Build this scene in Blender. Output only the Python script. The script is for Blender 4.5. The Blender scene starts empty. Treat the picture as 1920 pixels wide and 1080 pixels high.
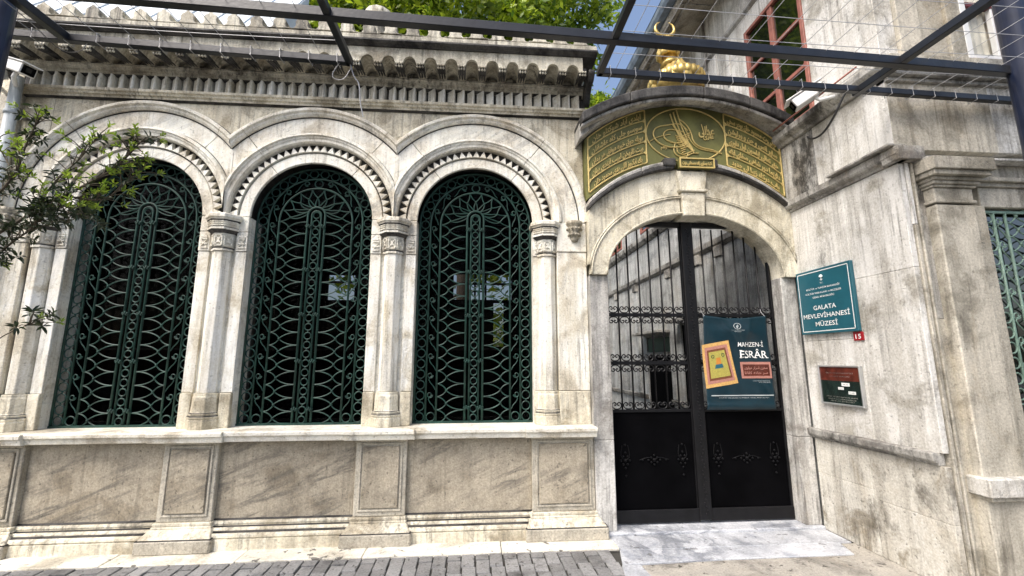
import bpy, bmesh, math, random
import numpy as np
from mathutils import Vector, Matrix
random.seed(7); rng = np.random.default_rng(7)
R = math.radians; PI = math.pi
S = bpy.context.scene
COL = S.collection

# ------------------------------------------------------------------ camera
PITCH, YAW, ROLL, FPX = R(9.473), R(4.503), R(-0.0786), 806.63
CAM = Vector((0, -4.32, 1.6))
fwd = Vector((math.sin(YAW)*math.cos(PITCH), math.cos(YAW)*math.cos(PITCH), math.sin(PITCH)))
rgt0 = Vector((math.cos(YAW), -math.sin(YAW), 0)); up0 = rgt0.cross(fwd)
rgt = math.cos(ROLL)*rgt0 + math.sin(ROLL)*up0
up = -math.sin(ROLL)*rgt0 + math.cos(ROLL)*up0
cd = bpy.data.cameras.new('camera'); cam = bpy.data.objects.new('camera', cd); COL.objects.link(cam)
m4 = Matrix((rgt, up, -fwd)).transposed().to_4x4(); m4.translation = CAM
cam.matrix_world = m4
cd.sensor_width = 36; cd.lens = FPX/1920*36; cd.clip_start = 0.05; cd.clip_end = 500
S.camera = cam
# ------------------------------------------------------------------ sky, sun, exposure
SUN_EL, SUN_AZ = R(52), R(-132)      # azimuth measured from +Y towards +X
w = bpy.data.worlds.new('World'); S.world = w; w.use_nodes = True
nt = w.node_tree; bg = nt.nodes['Background']
sk = nt.nodes.new('ShaderNodeTexSky'); sk.sky_type = 'NISHITA'; sk.sun_disc = False
sk.sun_elevation = SUN_EL; sk.sun_rotation = SUN_AZ
sk.air_density = 1.0; sk.dust_density = 5.0; sk.ozone_density = 1.0
nt.links.new(sk.outputs[0], bg.inputs[0]); bg.inputs[1].default_value = 0.13
sd = bpy.data.lights.new('sun', 'SUN'); so = bpy.data.objects.new('sun', sd); COL.objects.link(so)
sd.energy = 1.4; sd.angle = R(26); sd.color = (1.0, 0.98, 0.95)
dirv = Vector((math.sin(SUN_AZ)*math.cos(SUN_EL), math.cos(SUN_AZ)*math.cos(SUN_EL), math.sin(SUN_EL)))
so.rotation_euler = dirv.to_track_quat('Z', 'Y').to_euler(); so.location = (0, -6, 12)
S.view_settings.view_transform = 'Standard'; S.view_settings.look = 'None'
S.view_settings.gamma = 1; S.view_settings.use_curve_mapping = False
S.view_settings.exposure = 1.08
S.render.film_transparent = False

def ray(px, py):
    return rgt*((px-960)/FPX) - up*((py-540)/FPX) + fwd
def aty(px, py, Y):
    d = ray(px, py); return CAM + d*((Y-CAM.y)/d.y)
def atx(px, py, X):
    d = ray(px, py); return CAM + d*((X-CAM.x)/d.x)
def atz(px, py, Z):
    d = ray(px, py); return CAM + d*((Z-CAM.z)/d.z)

# ------------------------------------------------------------------ materials
def newmat(name):
    m = bpy.data.materials.new(name); m.use_nodes = True
    t = m.node_tree; b = t.nodes['Principled BSDF']; return m, t, b
def N(t, kind, **kw):
    n = t.nodes.new(kind)
    for k, v in kw.items():
        if k.startswith('i_'): n.inputs[k[2:].replace('_', ' ')].default_value = v
        else: setattr(n, k, v)
    return n
def ramp(t, fac, stops):
    r = t.nodes.new('ShaderNodeValToRGB'); e = r.color_ramp.elements
    e[0].position, e[0].color = stops[0][0], (*stops[0][1], 1) if len(stops[0][1]) == 3 else stops[0][1]
    e[1].position, e[1].color = stops[-1][0], (*stops[-1][1], 1)
    for p, c in stops[1:-1]:
        x = e.new(p); x.color = (*c, 1)
    t.links.new(fac, r.inputs[0]); return r.outputs[0]
def g(v): return (v, v, v)
def mixc(t, fac, a, b, mode='MIX'):
    n = t.nodes.new('ShaderNodeMix'); n.data_type = 'RGBA'; n.blend_type = mode; n.clamp_factor = True
    for s, v in ((n.inputs[0], fac), (n.inputs[6], a), (n.inputs[7], b)):
        if hasattr(v, 'is_linked') or hasattr(v, 'links'): t.links.new(v, s)
        else: s.default_value = v if not isinstance(v, tuple) else ((*v, 1) if len(v) == 3 else v)
    return n.outputs[2]
def tiltvec(t, scale, rot, off):
    gm = N(t, 'ShaderNodeNewGeometry'); mp = N(t, 'ShaderNodeMapping', vector_type='TEXTURE')
    mp.inputs['Scale'].default_value = tuple(1/x for x in scale); mp.inputs['Rotation'].default_value = rot; mp.inputs['Location'].default_value = off
    t.links.new(gm.outputs['Position'], mp.inputs['Vector']); return mp.outputs[0]
def posvec(t, scale, rot=(0, 0, 0), off=(0, 0, 0)):
    gm = N(t, 'ShaderNodeNewGeometry'); mp = N(t, 'ShaderNodeMapping')
    mp.inputs['Scale'].default_value = scale; mp.inputs['Rotation'].default_value = rot; mp.inputs['Location'].default_value = off
    t.links.new(gm.outputs['Position'], mp.inputs['Vector']); return mp.outputs[0]
def noise(t, vec, scale, detail=5, rough=.55, dist=0.0):
    n = N(t, 'ShaderNodeTexNoise'); n.inputs['Scale'].default_value = scale; n.inputs['Detail'].default_value = detail
    n.inputs['Roughness'].default_value = rough; n.inputs['Distortion'].default_value = dist
    t.links.new(vec, n.inputs['Vector']); return n.outputs['Fac']

def stone(name, light, mid, dark, streak=.5, grime=.3, grime_col=(.03, .028, .025), vein=.0, vrot=0.5, ochre=.25, seed=0.0, bump=.25, pits=.3, per_object=.1, pit_scale=34):
    """weathered marble: blotches, run-off streaks, black lichen patches, grey veins, small pits"""
    m, t, b = newmat(name)
    p1 = posvec(t, (1, 1, 1), off=(seed, seed*1.7, seed*.6))
    pst = posvec(t, (7, 7, .55), off=(seed*2, seed, 0))
    pst2 = posvec(t, (26, 26, 1.3), off=(seed, 3, seed))
    def scaled(out, k):
        mm = N(t, 'ShaderNodeMath', operation='MULTIPLY'); t.links.new(out, mm.inputs[0]); mm.inputs[1].default_value = k; return mm.outputs[0]
    lo = tuple(x*.72 for x in mid); hi = tuple(min(.88, x*1.18) for x in light)
    c = ramp(t, noise(t, p1, 2.6, 9, .60, .5), [(.30, lo), (.38, mid), (.47, light), (.62, hi)])
    s1 = ramp(t, noise(t, pst, 1.0, 7, .62, .2), [(.44, g(0)), (.60, g(1))])
    c = mixc(t, scaled(s1, streak*.85), c, mid)
    big_ = ramp(t, noise(t, posvec(t, (1.2, 1.2, .9), off=(4, seed, 2)), 1.1, 5, .6), [(.40, g(.15)), (.62, g(1))])
    s2 = ramp(t, noise(t, pst2, 1.0, 5, .65), [(.50, g(0)), (.64, g(1))])
    c = mixc(t, scaled(mixc(t, 1.0, s2, big_, 'MULTIPLY'), min(1, streak*1.1)), c, dark)
    o = ramp(t, noise(t, posvec(t, (1.3, 1.3, .8), off=(seed+9, 2, seed)), 1.9, 6, .65, .6), [(.54, g(0)), (.70, g(1))])
    c = mixc(t, scaled(o, ochre), c, (.42, .32, .18))
    if vein > 0:
        va = noise(t, tiltvec(t, (1.1, 1.1, 8.5), (0, -vrot, 0), (seed, 0, seed)), 1.25, 7, .62, .35)
        v = ramp(t, va, [(.46, g(0)), (.53, g(.75)), (.565, g(1)), (.60, g(.2)), (.66, g(0))])
        vm = ramp(t, noise(t, tiltvec(t, (.9, .9, 2.2), (0, -vrot, 0), (seed, 5, 0)), 1.5, 4, .6), [(.42, g(0)), (.60, g(1))])
        v = mixc(t, 1.0, v, vm, 'MULTIPLY')
        c = mixc(t, scaled(v, vein), c, tuple(x*.34 for x in (light[0]*.9, light[1]*.95, light[2]*1.05)))
    gn = noise(t, posvec(t, (1.7, 1.7, .75), off=(seed*3, 1, 5)), 1.7, 10, .74, .3)
    gm_ = ramp(t, gn, [(.61-.18*grime, g(0)), (.71-.16*grime, g(1))])
    c = mixc(t, scaled(gm_, min(.95, .35+grime)), c, grime_col)
    f = noise(t, p1, 60, 5, .75)
    c = mixc(t, .55, c, ramp(t, f, [(.34, g(.26)), (.66, g(.74))]), 'OVERLAY')
    pt = ramp(t, noise(t, p1, pit_scale, 3, .5), [(.31, g(1)), (.355, g(0))])
    c = mixc(t, scaled(pt, pits), c, (.04, .036, .03))
    if per_object:
        oi = N(t, 'ShaderNodeObjectInfo')
        c = mixc(t, min(1, per_object*3), c, ramp(t, oi.outputs['Random'], [(0, g(.36)), (1, g(.62))]), 'OVERLAY')
    t.links.new(c, b.inputs['Base Color'])
    b.inputs['Roughness'].default_value = .62; b.inputs['Specular IOR Level'].default_value = .30
    bp = N(t, 'ShaderNodeBump'); bp.inputs['Strength'].default_value = min(1, bump*1.8); bp.inputs['Distance'].default_value = .02
    a = N(t, 'ShaderNodeMath', operation='ADD'); t.links.new(noise(t, p1, 11, 9, .7), a.inputs[0]); t.links.new(scaled(f, .35), a.inputs[1])
    a2 = N(t, 'ShaderNodeMath', operation='SUBTRACT'); t.links.new(a.outputs[0], a2.inputs[0]); t.links.new(scaled(pt, .5), a2.inputs[1])
    t.links.new(a2.outputs[0], bp.inputs['Height']); t.links.new(bp.outputs[0], b.inputs['Normal'])
    return m

def plain(name, col, rough=.5, metal=0, var=.2, vscale=8, bump=0, spec=.5):
    m, t, b = newmat(name)
    n = noise(t, posvec(t, (1, 1, 1)), vscale, 6, .6)
    c = ramp(t, n, [(.3, tuple(x*(1-var) for x in col)), (.7, tuple(min(1, x*(1+var)) for x in col))])
    t.links.new(c, b.inputs['Base Color']); b.inputs['Roughness'].default_value = rough; b.inputs['Metallic'].default_value = metal
    b.inputs['Specular IOR Level'].default_value = spec
    if bump:
        bp = N(t, 'ShaderNodeBump'); bp.inputs['Strength'].default_value = bump; bp.inputs['Distance'].default_value = .01
        t.links.new(noise(t, posvec(t, (1, 1, 1)), vscale*5, 4, .6), bp.inputs['Height']); t.links.new(bp.outputs[0], b.inputs['Normal'])
    return m

M = {}
M['marble'] = stone('marble_white', (.80, .77, .68), (.58, .53, .43), (.13, .115, .09), .42, .14, vein=.45, vrot=.6, seed=1)
M['marble2'] = stone('marble_shaft', (.81, .79, .71), (.58, .53, .42), (.13, .115, .09), .65, .10, vein=.35, vrot=1.35, seed=5)
M['span'] = stone('marble_spandrel', (.70, .655, .53), (.43, .38, .28), (.10, .088, .07), .70, .26, vein=.25, seed=3)
M['panel'] = stone('marble_low_panel', (.42, .37, .285), (.31, .265, .195), (.07, .06, .045), .30, .10, vein=.80, vrot=.38, ochre=.10, seed=8, pits=.5)
M['ped'] = stone('marble_pedestal', (.46, .425, .35), (.31, .28, .22), (.09, .08, .065), .40, .08, vein=.30, ochre=.10, seed=11, pits=.45)
M['sill'] = stone('marble_sill', (.76, .73, .64), (.52, .47, .37), (.18, .16, .13), .15, .22, vein=.15, ochre=.15, seed=13)
M['cornice'] = stone('stone_cornice', (.50, .47, .38), (.24, .215, .165), (.045, .04, .034), .80, .50, seed=15, grime_col=(.028, .026, .023))
M['merlon'] = stone('stone_merlon', (.60, .57, .47), (.27, .245, .19), (.05, .045, .038), .80, .42, seed=17, grime_col=(.045, .042, .036))
M['black_stone'] = stone('stone_black', (.075, .072, .068), (.032, .031, .030), (.012, .012, .012), .5, .75, ochre=.04, seed=19, grime_col=(.008, .008, .009))  # black crust of hood and eave; also blackens crease strips and recess backings
M['arch'] = stone('marble_portal', (.66, .62, .50), (.41, .37, .275), (.12, .105, .08), .50, .20, vein=.40, vrot=1.0, seed=23)
M['jamb'] = stone('marble_jamb', (.52, .51, .48), (.28, .265, .24), (.07, .065, .06), .85, .30, vein=.4, vrot=1.5, seed=27)
M['ret'] = stone('marble_return', (.66, .65, .615), (.41, .39, .34), (.12, .11, .095), .60, .22, vein=.12, vrot=1.3, ochre=.10, seed=31)
M['ret_low'] = stone('marble_return_low', (.58, .56, .50), (.29, .26, .205), (.08, .07, .055), .55, .42, vein=.12, seed=33, grime_col=(.09, .08, .062), pits=.5)
M['ret_dirty'] = stone('stone_return_dirty', (.46, .455, .43), (.19, .185, .17), (.04, .04, .038), .7, .66, seed=35)
M['front'] = stone('stone_front', (.49, .46, .39), (.29, .27, .22), (.10, .088, .07), .60, .22, seed=37, ochre=.22)
M['ledge'] = stone('stone_ledge', (.40, .39, .36), (.19, .18, .165), (.045, .043, .04), .5, .50, seed=39)
M['court'] = stone('stone_court', (.50, .51, .50), (.28, .285, .275), (.11, .11, .105), .65, .32, vein=.45, vrot=.9, seed=43)
M['soffit'] = stone('plaster_soffit', (.42, .38, .31), (.25, .225, .18), (.09, .08, .065), .2, .30, seed=47)
M['slab'] = stone('marble_threshold', (.49, .505, .53), (.36, .38, .42), (.22, .23, .25), .05, .10, vein=.85, vrot=.06, ochre=.03, seed=51, grime_col=(.20, .19, .17), pit_scale=14, pits=.5)
M['strip'] = stone('marble_strip', (.70, .67, .58), (.50, .46, .37), (.14, .12, .09), .1, .24, ochre=.15, seed=53, grime_col=(.10, .09, .07), pit_scale=13, pits=.8)
M['concrete'] = stone('worn_concrete', (.40, .375, .33), (.25, .235, .205), (.09, .085, .075), .1, .32, ochre=.12, seed=57, pits=.8, bump=.55, pit_scale=24, grime_col=(.09, .085, .075))
M['cobble'] = stone('cobble', (.25, .25, .248), (.165, .165, .165), (.06, .06, .06), .05, .2, ochre=.02, seed=61, bump=.55, per_object=.28, pits=.7)
M['joint'] = plain('joint_dirt', (.05, .048, .042), .9, vscale=30)
M['asphalt'] = plain('street_paving', (.07, .07, .068), .9, vscale=20, bump=.3)
M['green'] = plain('green_painted_iron', (.013, .046, .036), .5, vscale=18, var=.5, bump=.15, spec=.35)
M['palegreen'] = plain('pale_green_iron', (.16, .25, .20), .5, vscale=18, var=.3)
M['iron'] = plain('black_painted_iron', (.006, .006, .007), .42, vscale=12, spec=.25, var=.4, bump=.12)
M['iron_matt'] = plain('black_sheet_iron', (.0025, .0025, .003), .75, vscale=3, var=.4, spec=.02)
M['iron_dark'] = plain('dusty_black_iron', (.005, .005, .006), .5, vscale=12, var=.4, spec=.12)
M['beam'] = plain('dark_steel', (.009, .0105, .014), .34, vscale=9, var=.5, bump=.1)
M['post'] = plain('blue_black_steel', (.007, .011, .026), .35, vscale=9, var=.3)
M['wire'] = plain('galvanised_wire', (.42, .42, .42), .45, metal=.3)
M['cable'] = plain('black_cable', (.015, .015, .016), .5)
M['gold'] = plain('gilded_paint', (.56, .43, .16), .5, metal=.2, var=.18, vscale=25, bump=.25)
M['gold2'] = plain('gilded_lead', (.60, .44, .15), .36, metal=.6, var=.4, vscale=16, bump=.06)
M['olive'] = plain('olive_green_ground', (.125, .125, .036), .6, var=.45, vscale=4, bump=.2)
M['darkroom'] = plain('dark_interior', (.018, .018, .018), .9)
M['red'] = plain('red_oxide_wood', (.30, .115, .085), .55, var=.3, vscale=14)
M['red_dark'] = plain('dark_red_wood', (.14, .02, .02), .5, var=.25)
M['white'] = plain('white_paint', (.78, .78, .76), .45, var=.06)
M['camwhite'] = plain('camera_white', (.74, .74, .72), .35, var=.05)
M['teal'] = plain('teal_enamel', (.018, .105, .14), .35, var=.08, spec=.5)
M['print_white'] = plain('white_lettering', (.85, .86, .84), .5, var=.03)
M['redplate'] = plain('red_enamel', (.30, .012, .018), .35, var=.08)
M['banner'] = plain('banner_vinyl', (.003, .022, .034), .30, var=.2, spec=.45)
M['alu'] = plain('aluminium', (.55, .56, .56), .35, metal=.7, var=.1)
M['curtain'] = plain('white_curtain', (.74, .71, .60), .8, var=.25)
M['sheetmetal'] = plain('roof_sheet', (.60, .65, .68), .45, metal=.0, var=.12, vscale=1.5)
M['gutter'] = plain('gutter_zinc', (.16, .20, .25), .45, metal=.2, var=.4)
M['bark'] = plain('bark', (.10, .08, .06), .9, var=.4, vscale=25, bump=.6)
M['twig'] = plain('twig', (.07, .055, .035), .8, var=.3)
M['pipe'] = plain('grey_pipe', (.42, .46, .47), .5, var=.15)
M['brown'] = plain('brown_print', (.16, .05, .02), .5, var=.3, vscale=60)
M['rose'] = plain('rose_print', (.42, .19, .15), .5, var=.2, vscale=80)
M['tan'] = plain('tan_gilt_print', (.60, .36, .12), .5, var=.25, vscale=60)
M['mustard'] = plain('mustard_print', (.38, .33, .07), .5, var=.2, vscale=70)
M['orange'] = plain('orange_print', (.50, .20, .03), .5, var=.15)
M['darkgreen'] = plain('dark_green_paint', (.015, .07, .035), .5)
M['notice_red'] = plain('notice_maroon', (.10, .022, .014), .25, var=.5, vscale=14)
M['notice_dark'] = plain('notice_dark', (.012, .022, .018), .2, var=.6, vscale=10)

def leafmat(name, c1, c2, trans=.35):
    m, t, b = newmat(name)
    gm = N(t, 'ShaderNodeNewGeometry')
    col = ramp(t, gm.outputs['Random Per Island'], [(0, c1), (.6, tuple((a+b_)/2 for a, b_ in zip(c1, c2))), (1, c2)])
    pn = ramp(t, noise(t, posvec(t, (1, 1, 1)), 1.1, 3, .6), [(.38, g(.30)), (.62, g(.64))])
    col = mixc(t, .8, col, pn, 'OVERLAY')
    t.links.new(col, b.inputs['Base Color']); b.inputs['Roughness'].default_value = .42
    tr = N(t, 'ShaderNodeBsdfTranslucent'); t.links.new(col, tr.inputs[0])
    mx = N(t, 'ShaderNodeMixShader'); mx.inputs[0].default_value = trans
    t.links.new(b.outputs[0], mx.inputs[1]); t.links.new(tr.outputs[0], mx.inputs[2])
    t.links.new(mx.outputs[0], t.nodes['Material Output'].inputs[0]); return m
M['leaf_tree'] = leafmat('foliage_bright', (.06, .13, .010), (.44, .55, .03), .45)
M['leaf_dark'] = leafmat('foliage_dark', (.025, .05, .015), (.10, .17, .03), .3)
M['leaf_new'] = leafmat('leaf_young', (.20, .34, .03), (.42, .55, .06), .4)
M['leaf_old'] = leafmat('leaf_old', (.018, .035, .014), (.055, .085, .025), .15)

def glassmat(name, tint=(.02, .025, .02), alpha_mix=.6):
    m, t, b = newmat(name)
    fm = N(t, 'ShaderNodeMath', operation='MULTIPLY'); fm.inputs[1].default_value = .05
    tr = N(t, 'ShaderNodeBsdfTransparent'); gl = N(t, 'ShaderNodeBsdfGlossy'); gl.inputs['Roughness'].default_value = .03
    fr = N(t, 'ShaderNodeFresnel'); fr.inputs[0].default_value = 1.5
    mx = N(t, 'ShaderNodeMixShader'); t.links.new(fr.outputs[0], fm.inputs[0]); t.links.new(fm.outputs[0], mx.inputs[0])
    tr.inputs[0].default_value = (alpha_mix, alpha_mix, alpha_mix, 1)
    t.links.new(tr.outputs[0], mx.inputs[1]); t.links.new(gl.outputs[0], mx.inputs[2])
    t.links.new(mx.outputs[0], t.nodes['Material Output'].inputs[0]); return m
M['glass'] = glassmat('window_glass')
M['clearglass'] = glassmat('clear_glass', alpha_mix=.95)
def mirrorglass(name):
    m, t, b = newmat(name); b.inputs['Base Color'].default_value = (.006, .008, .007, 1); b.inputs['Roughness'].default_value = .04
    b.inputs['IOR'].default_value = 1.9; b.inputs['Specular IOR Level'].default_value = .9; return m
M['darkglass'] = mirrorglass('dark_glass')

# ------------------------------------------------------------------ mesh helpers
def link(o, parent=None, loc=None):
    COL.objects.link(o)
    if parent is not None:
        o.parent = parent
        pl = parent.get('_w', (0, 0, 0)); l = loc if loc is not None else (0, 0, 0)
        o.location = (l[0]-pl[0], l[1]-pl[1], l[2]-pl[2]); o['_w'] = tuple(l)
    else:
        o.location = loc if loc is not None else (0, 0, 0); o['_w'] = tuple(o.location)
    return o

class MB:
    def __init__(s): s.v = []; s.f = []; s.smooth = []
    def add(s, vs, fs, smooth=False):
        o = len(s.v); s.v += [tuple(map(float, p)) for p in vs]
        for f in fs: s.f.append([i+o for i in f]); s.smooth.append(smooth)
        return s
    def box(s, x0, x1, y0, y1, z0, z1):
        return s.add([(x0, y0, z0), (x1, y0, z0), (x1, y1, z0), (x0, y1, z0), (x0, y0, z1), (x1, y0, z1), (x1, y1, z1), (x0, y1, z1)],
                     [(3, 2, 1, 0), (4, 5, 6, 7), (0, 1, 5, 4), (1, 2, 6, 5), (2, 3, 7, 6), (3, 0, 4, 7)])
    def prism(s, pts, a0, a1, axis='y'):
        """polygon pts (u,w) extruded along axis between a0 and a1"""
        n = len(pts)
        def mk(a):
            if axis == 'y': return [(u, a, w) for u, w in pts]
            if axis == 'x': return [(a, u, w) for u, w in pts]
            return [(u, w, a) for u, w in pts]
        vs = mk(a0)+mk(a1)
        fs = [tuple(range(n)), tuple(range(2*n-1, n-1, -1))]+[(i, n+i, n+(i+1) % n, (i+1) % n) for i in range(n)]
        return s.add(vs, fs)
    def band(s, xs, zb, zt, y0, y1):
        n = len(xs); vs = []
        for x, b, t_ in zip(xs, zb, zt): vs += [(x, y0, b), (x, y0, t_), (x, y1, b), (x, y1, t_)]
        fs = []
        for i in range(n-1):
            a, b = 4*i, 4*(i+1)
            fs += [(a, b, b+1, a+1), (a+2, a+3, b+3, b+2), (a, a+2, b+2, b), (a+1, b+1, b+3, a+3)]
        fs += [(0, 1, 3, 2), (4*(n-1), 4*(n-1)+2, 4*(n-1)+3, 4*(n-1)+1)]
        return s.add(vs, fs)
    def ring(s, cx, cz, r0, r1, a0, a1, y0, y1, n=24, clamp=None, clamps=None, ez=1.0, prof=None):
        """arc band in XZ; prof: list of (r,y) outline swept instead of the rectangle"""
        if prof is None: prof = [(r0, y1), (r0, y0), (r1, y0), (r1, y1)]
        if clamps:
            rin = min(q[0] for q in prof)
            if clamps[1] < rin: a0 = max(a0, math.acos(clamps[1]/rin)+1e-4)
            if clamps[0] < rin: a1 = min(a1, PI-math.acos(clamps[0]/rin)-1e-4)
        k = len(prof); vs = []
        for i in range(n+1):
            a = a0+(a1-a0)*i/n
            for r, y in prof:
                x = r*math.cos(a)
                if clamp: x = max(-clamp, min(clamp, x))
                if clamps: x = max(-clamps[0], min(clamps[1], x))
                vs.append((cx+x, y, cz+r*math.sin(a)*ez))
        fs = []
        for i in range(n):
            for j in range(k):
                j2 = (j+1) % k; fs.append((i*k+j, i*k+j2, (i+1)*k+j2, (i+1)*k+j))
        fs += [tuple(range(k))[::-1], tuple(n*k+j for j in range(k))]
        return s.add(vs, fs)
    def tube(s, pts, r, seg=6, closed=False, cap=True):
        P = [Vector(p) for p in pts]; n = len(P); vs = []; fs = []
        rr = r if isinstance(r, (list, tuple)) else [r]*n
        prev = None
        for i in range(n):
            if closed: t_ = P[(i+1) % n]-P[i-1]
            else: t_ = P[min(i+1, n-1)]-P[max(i-1, 0)]
            t_.normalize()
            if prev is None:
                ref = Vector((0, 1, 0)) if abs(t_.y) < .8 else Vector((0, 0, 1))
                nn = ref-t_*ref.dot(t_)
            else: nn = prev-t_*prev.dot(t_)
            nn.normalize(); prev = nn; bb = t_.cross(nn)
            for j in range(seg):
                a = 2*PI*(j+.5)/seg; vs.append(P[i]+(nn*math.cos(a)+bb*math.sin(a))*rr[i])
        m = n if closed else n-1
        for i in range(m):
            for j in range(seg):
                a, b = i*seg, ((i+1) % n)*seg; fs.append((a+j, a+(j+1) % seg, b+(j+1) % seg, b+j))
        if not closed and cap: fs += [tuple(range(seg))[::-1], tuple((n-1)*seg+j for j in range(seg))]
        return s.add(vs, fs, smooth=seg > 5)
    def lathe(s, prof, c, seg=16, rot=0, ribs=0, ribamp=0, arc=None, sy=1.0, smooth=True):
        k = len(prof); vs = []; fs = []
        for i in range(seg):
            a = 2*PI*i/seg+rot
            for r, z in prof:
                q = r*(1+(ribamp*abs(math.cos(ribs*a/2)) if ribs else 0))
                vs.append((c[0]+q*math.cos(a), c[1]+q*math.sin(a)*sy, c[2]+z))
        for i in range(seg):
            i2 = (i+1) % seg
            for j in range(k-1): fs.append((i*k+j, i2*k+j, i2*k+j+1, i*k+j+1))
        fs.append(tuple(i*k for i in range(seg))[::-1]); fs.append(tuple(i*k+k-1 for i in range(seg)))
        return s.add(vs, fs, smooth=smooth)
    def ball(s, c, r, seg=8, rings=5):
        prof = [(max(r*math.sin(PI*i/rings), 1e-4), -r*math.cos(PI*i/rings)) for i in range(rings+1)]
        return s.lathe(prof, c, seg)
    def mesh(s, name):
        me = bpy.data.meshes.new(name); me.from_pydata(s.v, [], s.f)
        bm = bmesh.new(); bm.from_mesh(me)
        bmesh.ops.recalc_face_normals(bm, faces=bm.faces); bm.to_mesh(me); bm.free()
        if any(s.smooth):
            me.polygons.foreach_set('use_smooth', s.smooth)
        me.update(); return me
    def build(s, name, mat, parent=None, loc=None, bevel=0, bseg=1):
        me = s.mesh(name); me.materials.append(M[mat] if isinstance(mat, str) else mat)
        o = bpy.data.objects.new(name, me); link(o, parent, loc)
        if bevel:
            b = o.modifiers.new('bevel', 'BEVEL'); b.width = bevel; b.segments = bseg; b.limit_method = 'ANGLE'; b.angle_limit = R(35)
        return o
def inst(src, parent, loc, rot=(0, 0, 0), scale=None, name=None):
    """a further copy of one piece, sharing its mesh"""
    o = src.copy(); COL.objects.link(o); o.parent = parent
    pl = parent.get('_w', (0, 0, 0)) if parent else (0, 0, 0)
    o.location = (loc[0]-pl[0], loc[1]-pl[1], loc[2]-pl[2]); o['_w'] = tuple(loc)
    o.rotation_euler = rot
    if scale: o.scale = scale
    return o
def thing(name, label, cat, loc=(0, 0, 0), group=None):
    o = bpy.data.objects.new(name, None); o.empty_display_size = .2; link(o, None, loc)
    o['label'] = label; o['category'] = cat
    if group: o['group'] = group
    return o
def tag(o, label, cat, group=None):
    o['label'] = label; o['category'] = cat
    if group: o['group'] = group
    return o
def structure(o): o['kind'] = 'structure'; return o
def bez(p0, c, p1, n=6):
    p0, c, p1 = Vector(p0), Vector(c), Vector(p1)
    return [p0*(1-t)**2+c*2*t*(1-t)+p1*t*t for t in [i/n for i in range(n+1)]]
def chaikin(pts, it=2):
    P = [Vector(p) for p in pts]
    for _ in range(it):
        Q = [P[0]]
        for a, b in zip(P, P[1:]): Q += [a*.75+b*.25, a*.25+b*.75]
        P = Q+[P[-1]]
    return P

# ---- lettering
AR = {'ا': ('\ufe8d', '\ufe8e', None, None), 'آ': ('\ufe81', '\ufe82', None, None), 'ب': '\ufe8f', 'پ': '\ufb56', 'ت': '\ufe95', 'ج': '\ufe9d', 'چ': '\ufb7a', 'ح': '\ufea1',
      'خ': '\ufea5', 'د': ('\ufea9', '\ufeaa', None, None), 'ر': ('\ufead', '\ufeae', None, None), 'ز': ('\ufeaf', '\ufeb0', None, None),
      'س': '\ufeb1', 'ش': '\ufeb5', 'ط': '\ufec1', 'ظ': '\ufec5', 'ع': '\ufec9', 'غ': '\ufecd', 'ف': '\ufed1', 'ق': '\ufed5', 'ك': '\ufed9',
      'ل': '\ufedd', 'م': '\ufee1', 'ن': '\ufee5', 'ه': '\ufee9', 'و': ('\ufeed', '\ufeee', None, None), 'ى': ('\ufeef', '\ufef0', '\ufef3', '\ufef4'), 'ي': '\ufef1', 'ص': '\ufeb9'}
def shape(txt):
    """joined letter forms, in visual order (left to right)"""
    forms = []
    for i, ch in enumerate(txt):
        if ch not in AR: forms.append(ch); continue
        f = AR[ch]
        if isinstance(f, str): f = tuple(chr(ord(f)+k) for k in range(4))
        def joins_next(c): return c in AR and (isinstance(AR[c], str) or AR[c][2] is not None)
        prev = i > 0 and joins_next(txt[i-1]); nxt = i+1 < len(txt) and txt[i+1] in AR and f[2] is not None
        forms.append(f[3] if prev and nxt else f[1] if prev else f[2] if nxt else f[0])
    return ''.join(reversed(forms))
def textgeo(s_, size=1.0, extrude=.0, offset=.0, res=3):
    cu = bpy.data.curves.new('lettering', 'FONT'); cu.body = s_; cu.size = size; cu.extrude = extrude; cu.offset = offset; cu.resolution_u = res
    o = bpy.data.objects.new('lettering', cu); COL.objects.link(o)
    dg = bpy.context.evaluated_depsgraph_get(); dg.update()
    me = o.evaluated_get(dg).to_mesh()
    vs = [tuple(v.co) for v in me.vertices]; fs = [tuple(p.vertices) for p in me.polygons]
    o.evaluated_get(dg).to_mesh_clear(); bpy.data.objects.remove(o); bpy.data.curves.remove(cu)
    return vs, fs
def lettering(mb, s_, f, height, width=None, cx=0, cy=0, extrude=.0, offset=0.0, maxw=None, res=3):
    """text centred on (cx,cy), cap height `height`, squeezed to `width`; f maps (u,v,d) to world"""
    vs, fs = textgeo(s_, 1.0, extrude=.05 if extrude else 0, offset=offset, res=res)
    if not vs: return
    xs = [v[0] for v in vs]; x0, x1 = min(xs), max(xs)
    sc = height/.73; sx = sc
    if width: sx = width/(x1-x0)
    elif maxw: sx = min(sc, maxw/(x1-x0))
    out = [f(cx+(x-(x0+x1)/2)*sx, cy+y*sc-height/2, (z+.05)*extrude/.1 if extrude else 0) for x, y, z in vs]
    mb.add(out, fs)

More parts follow.
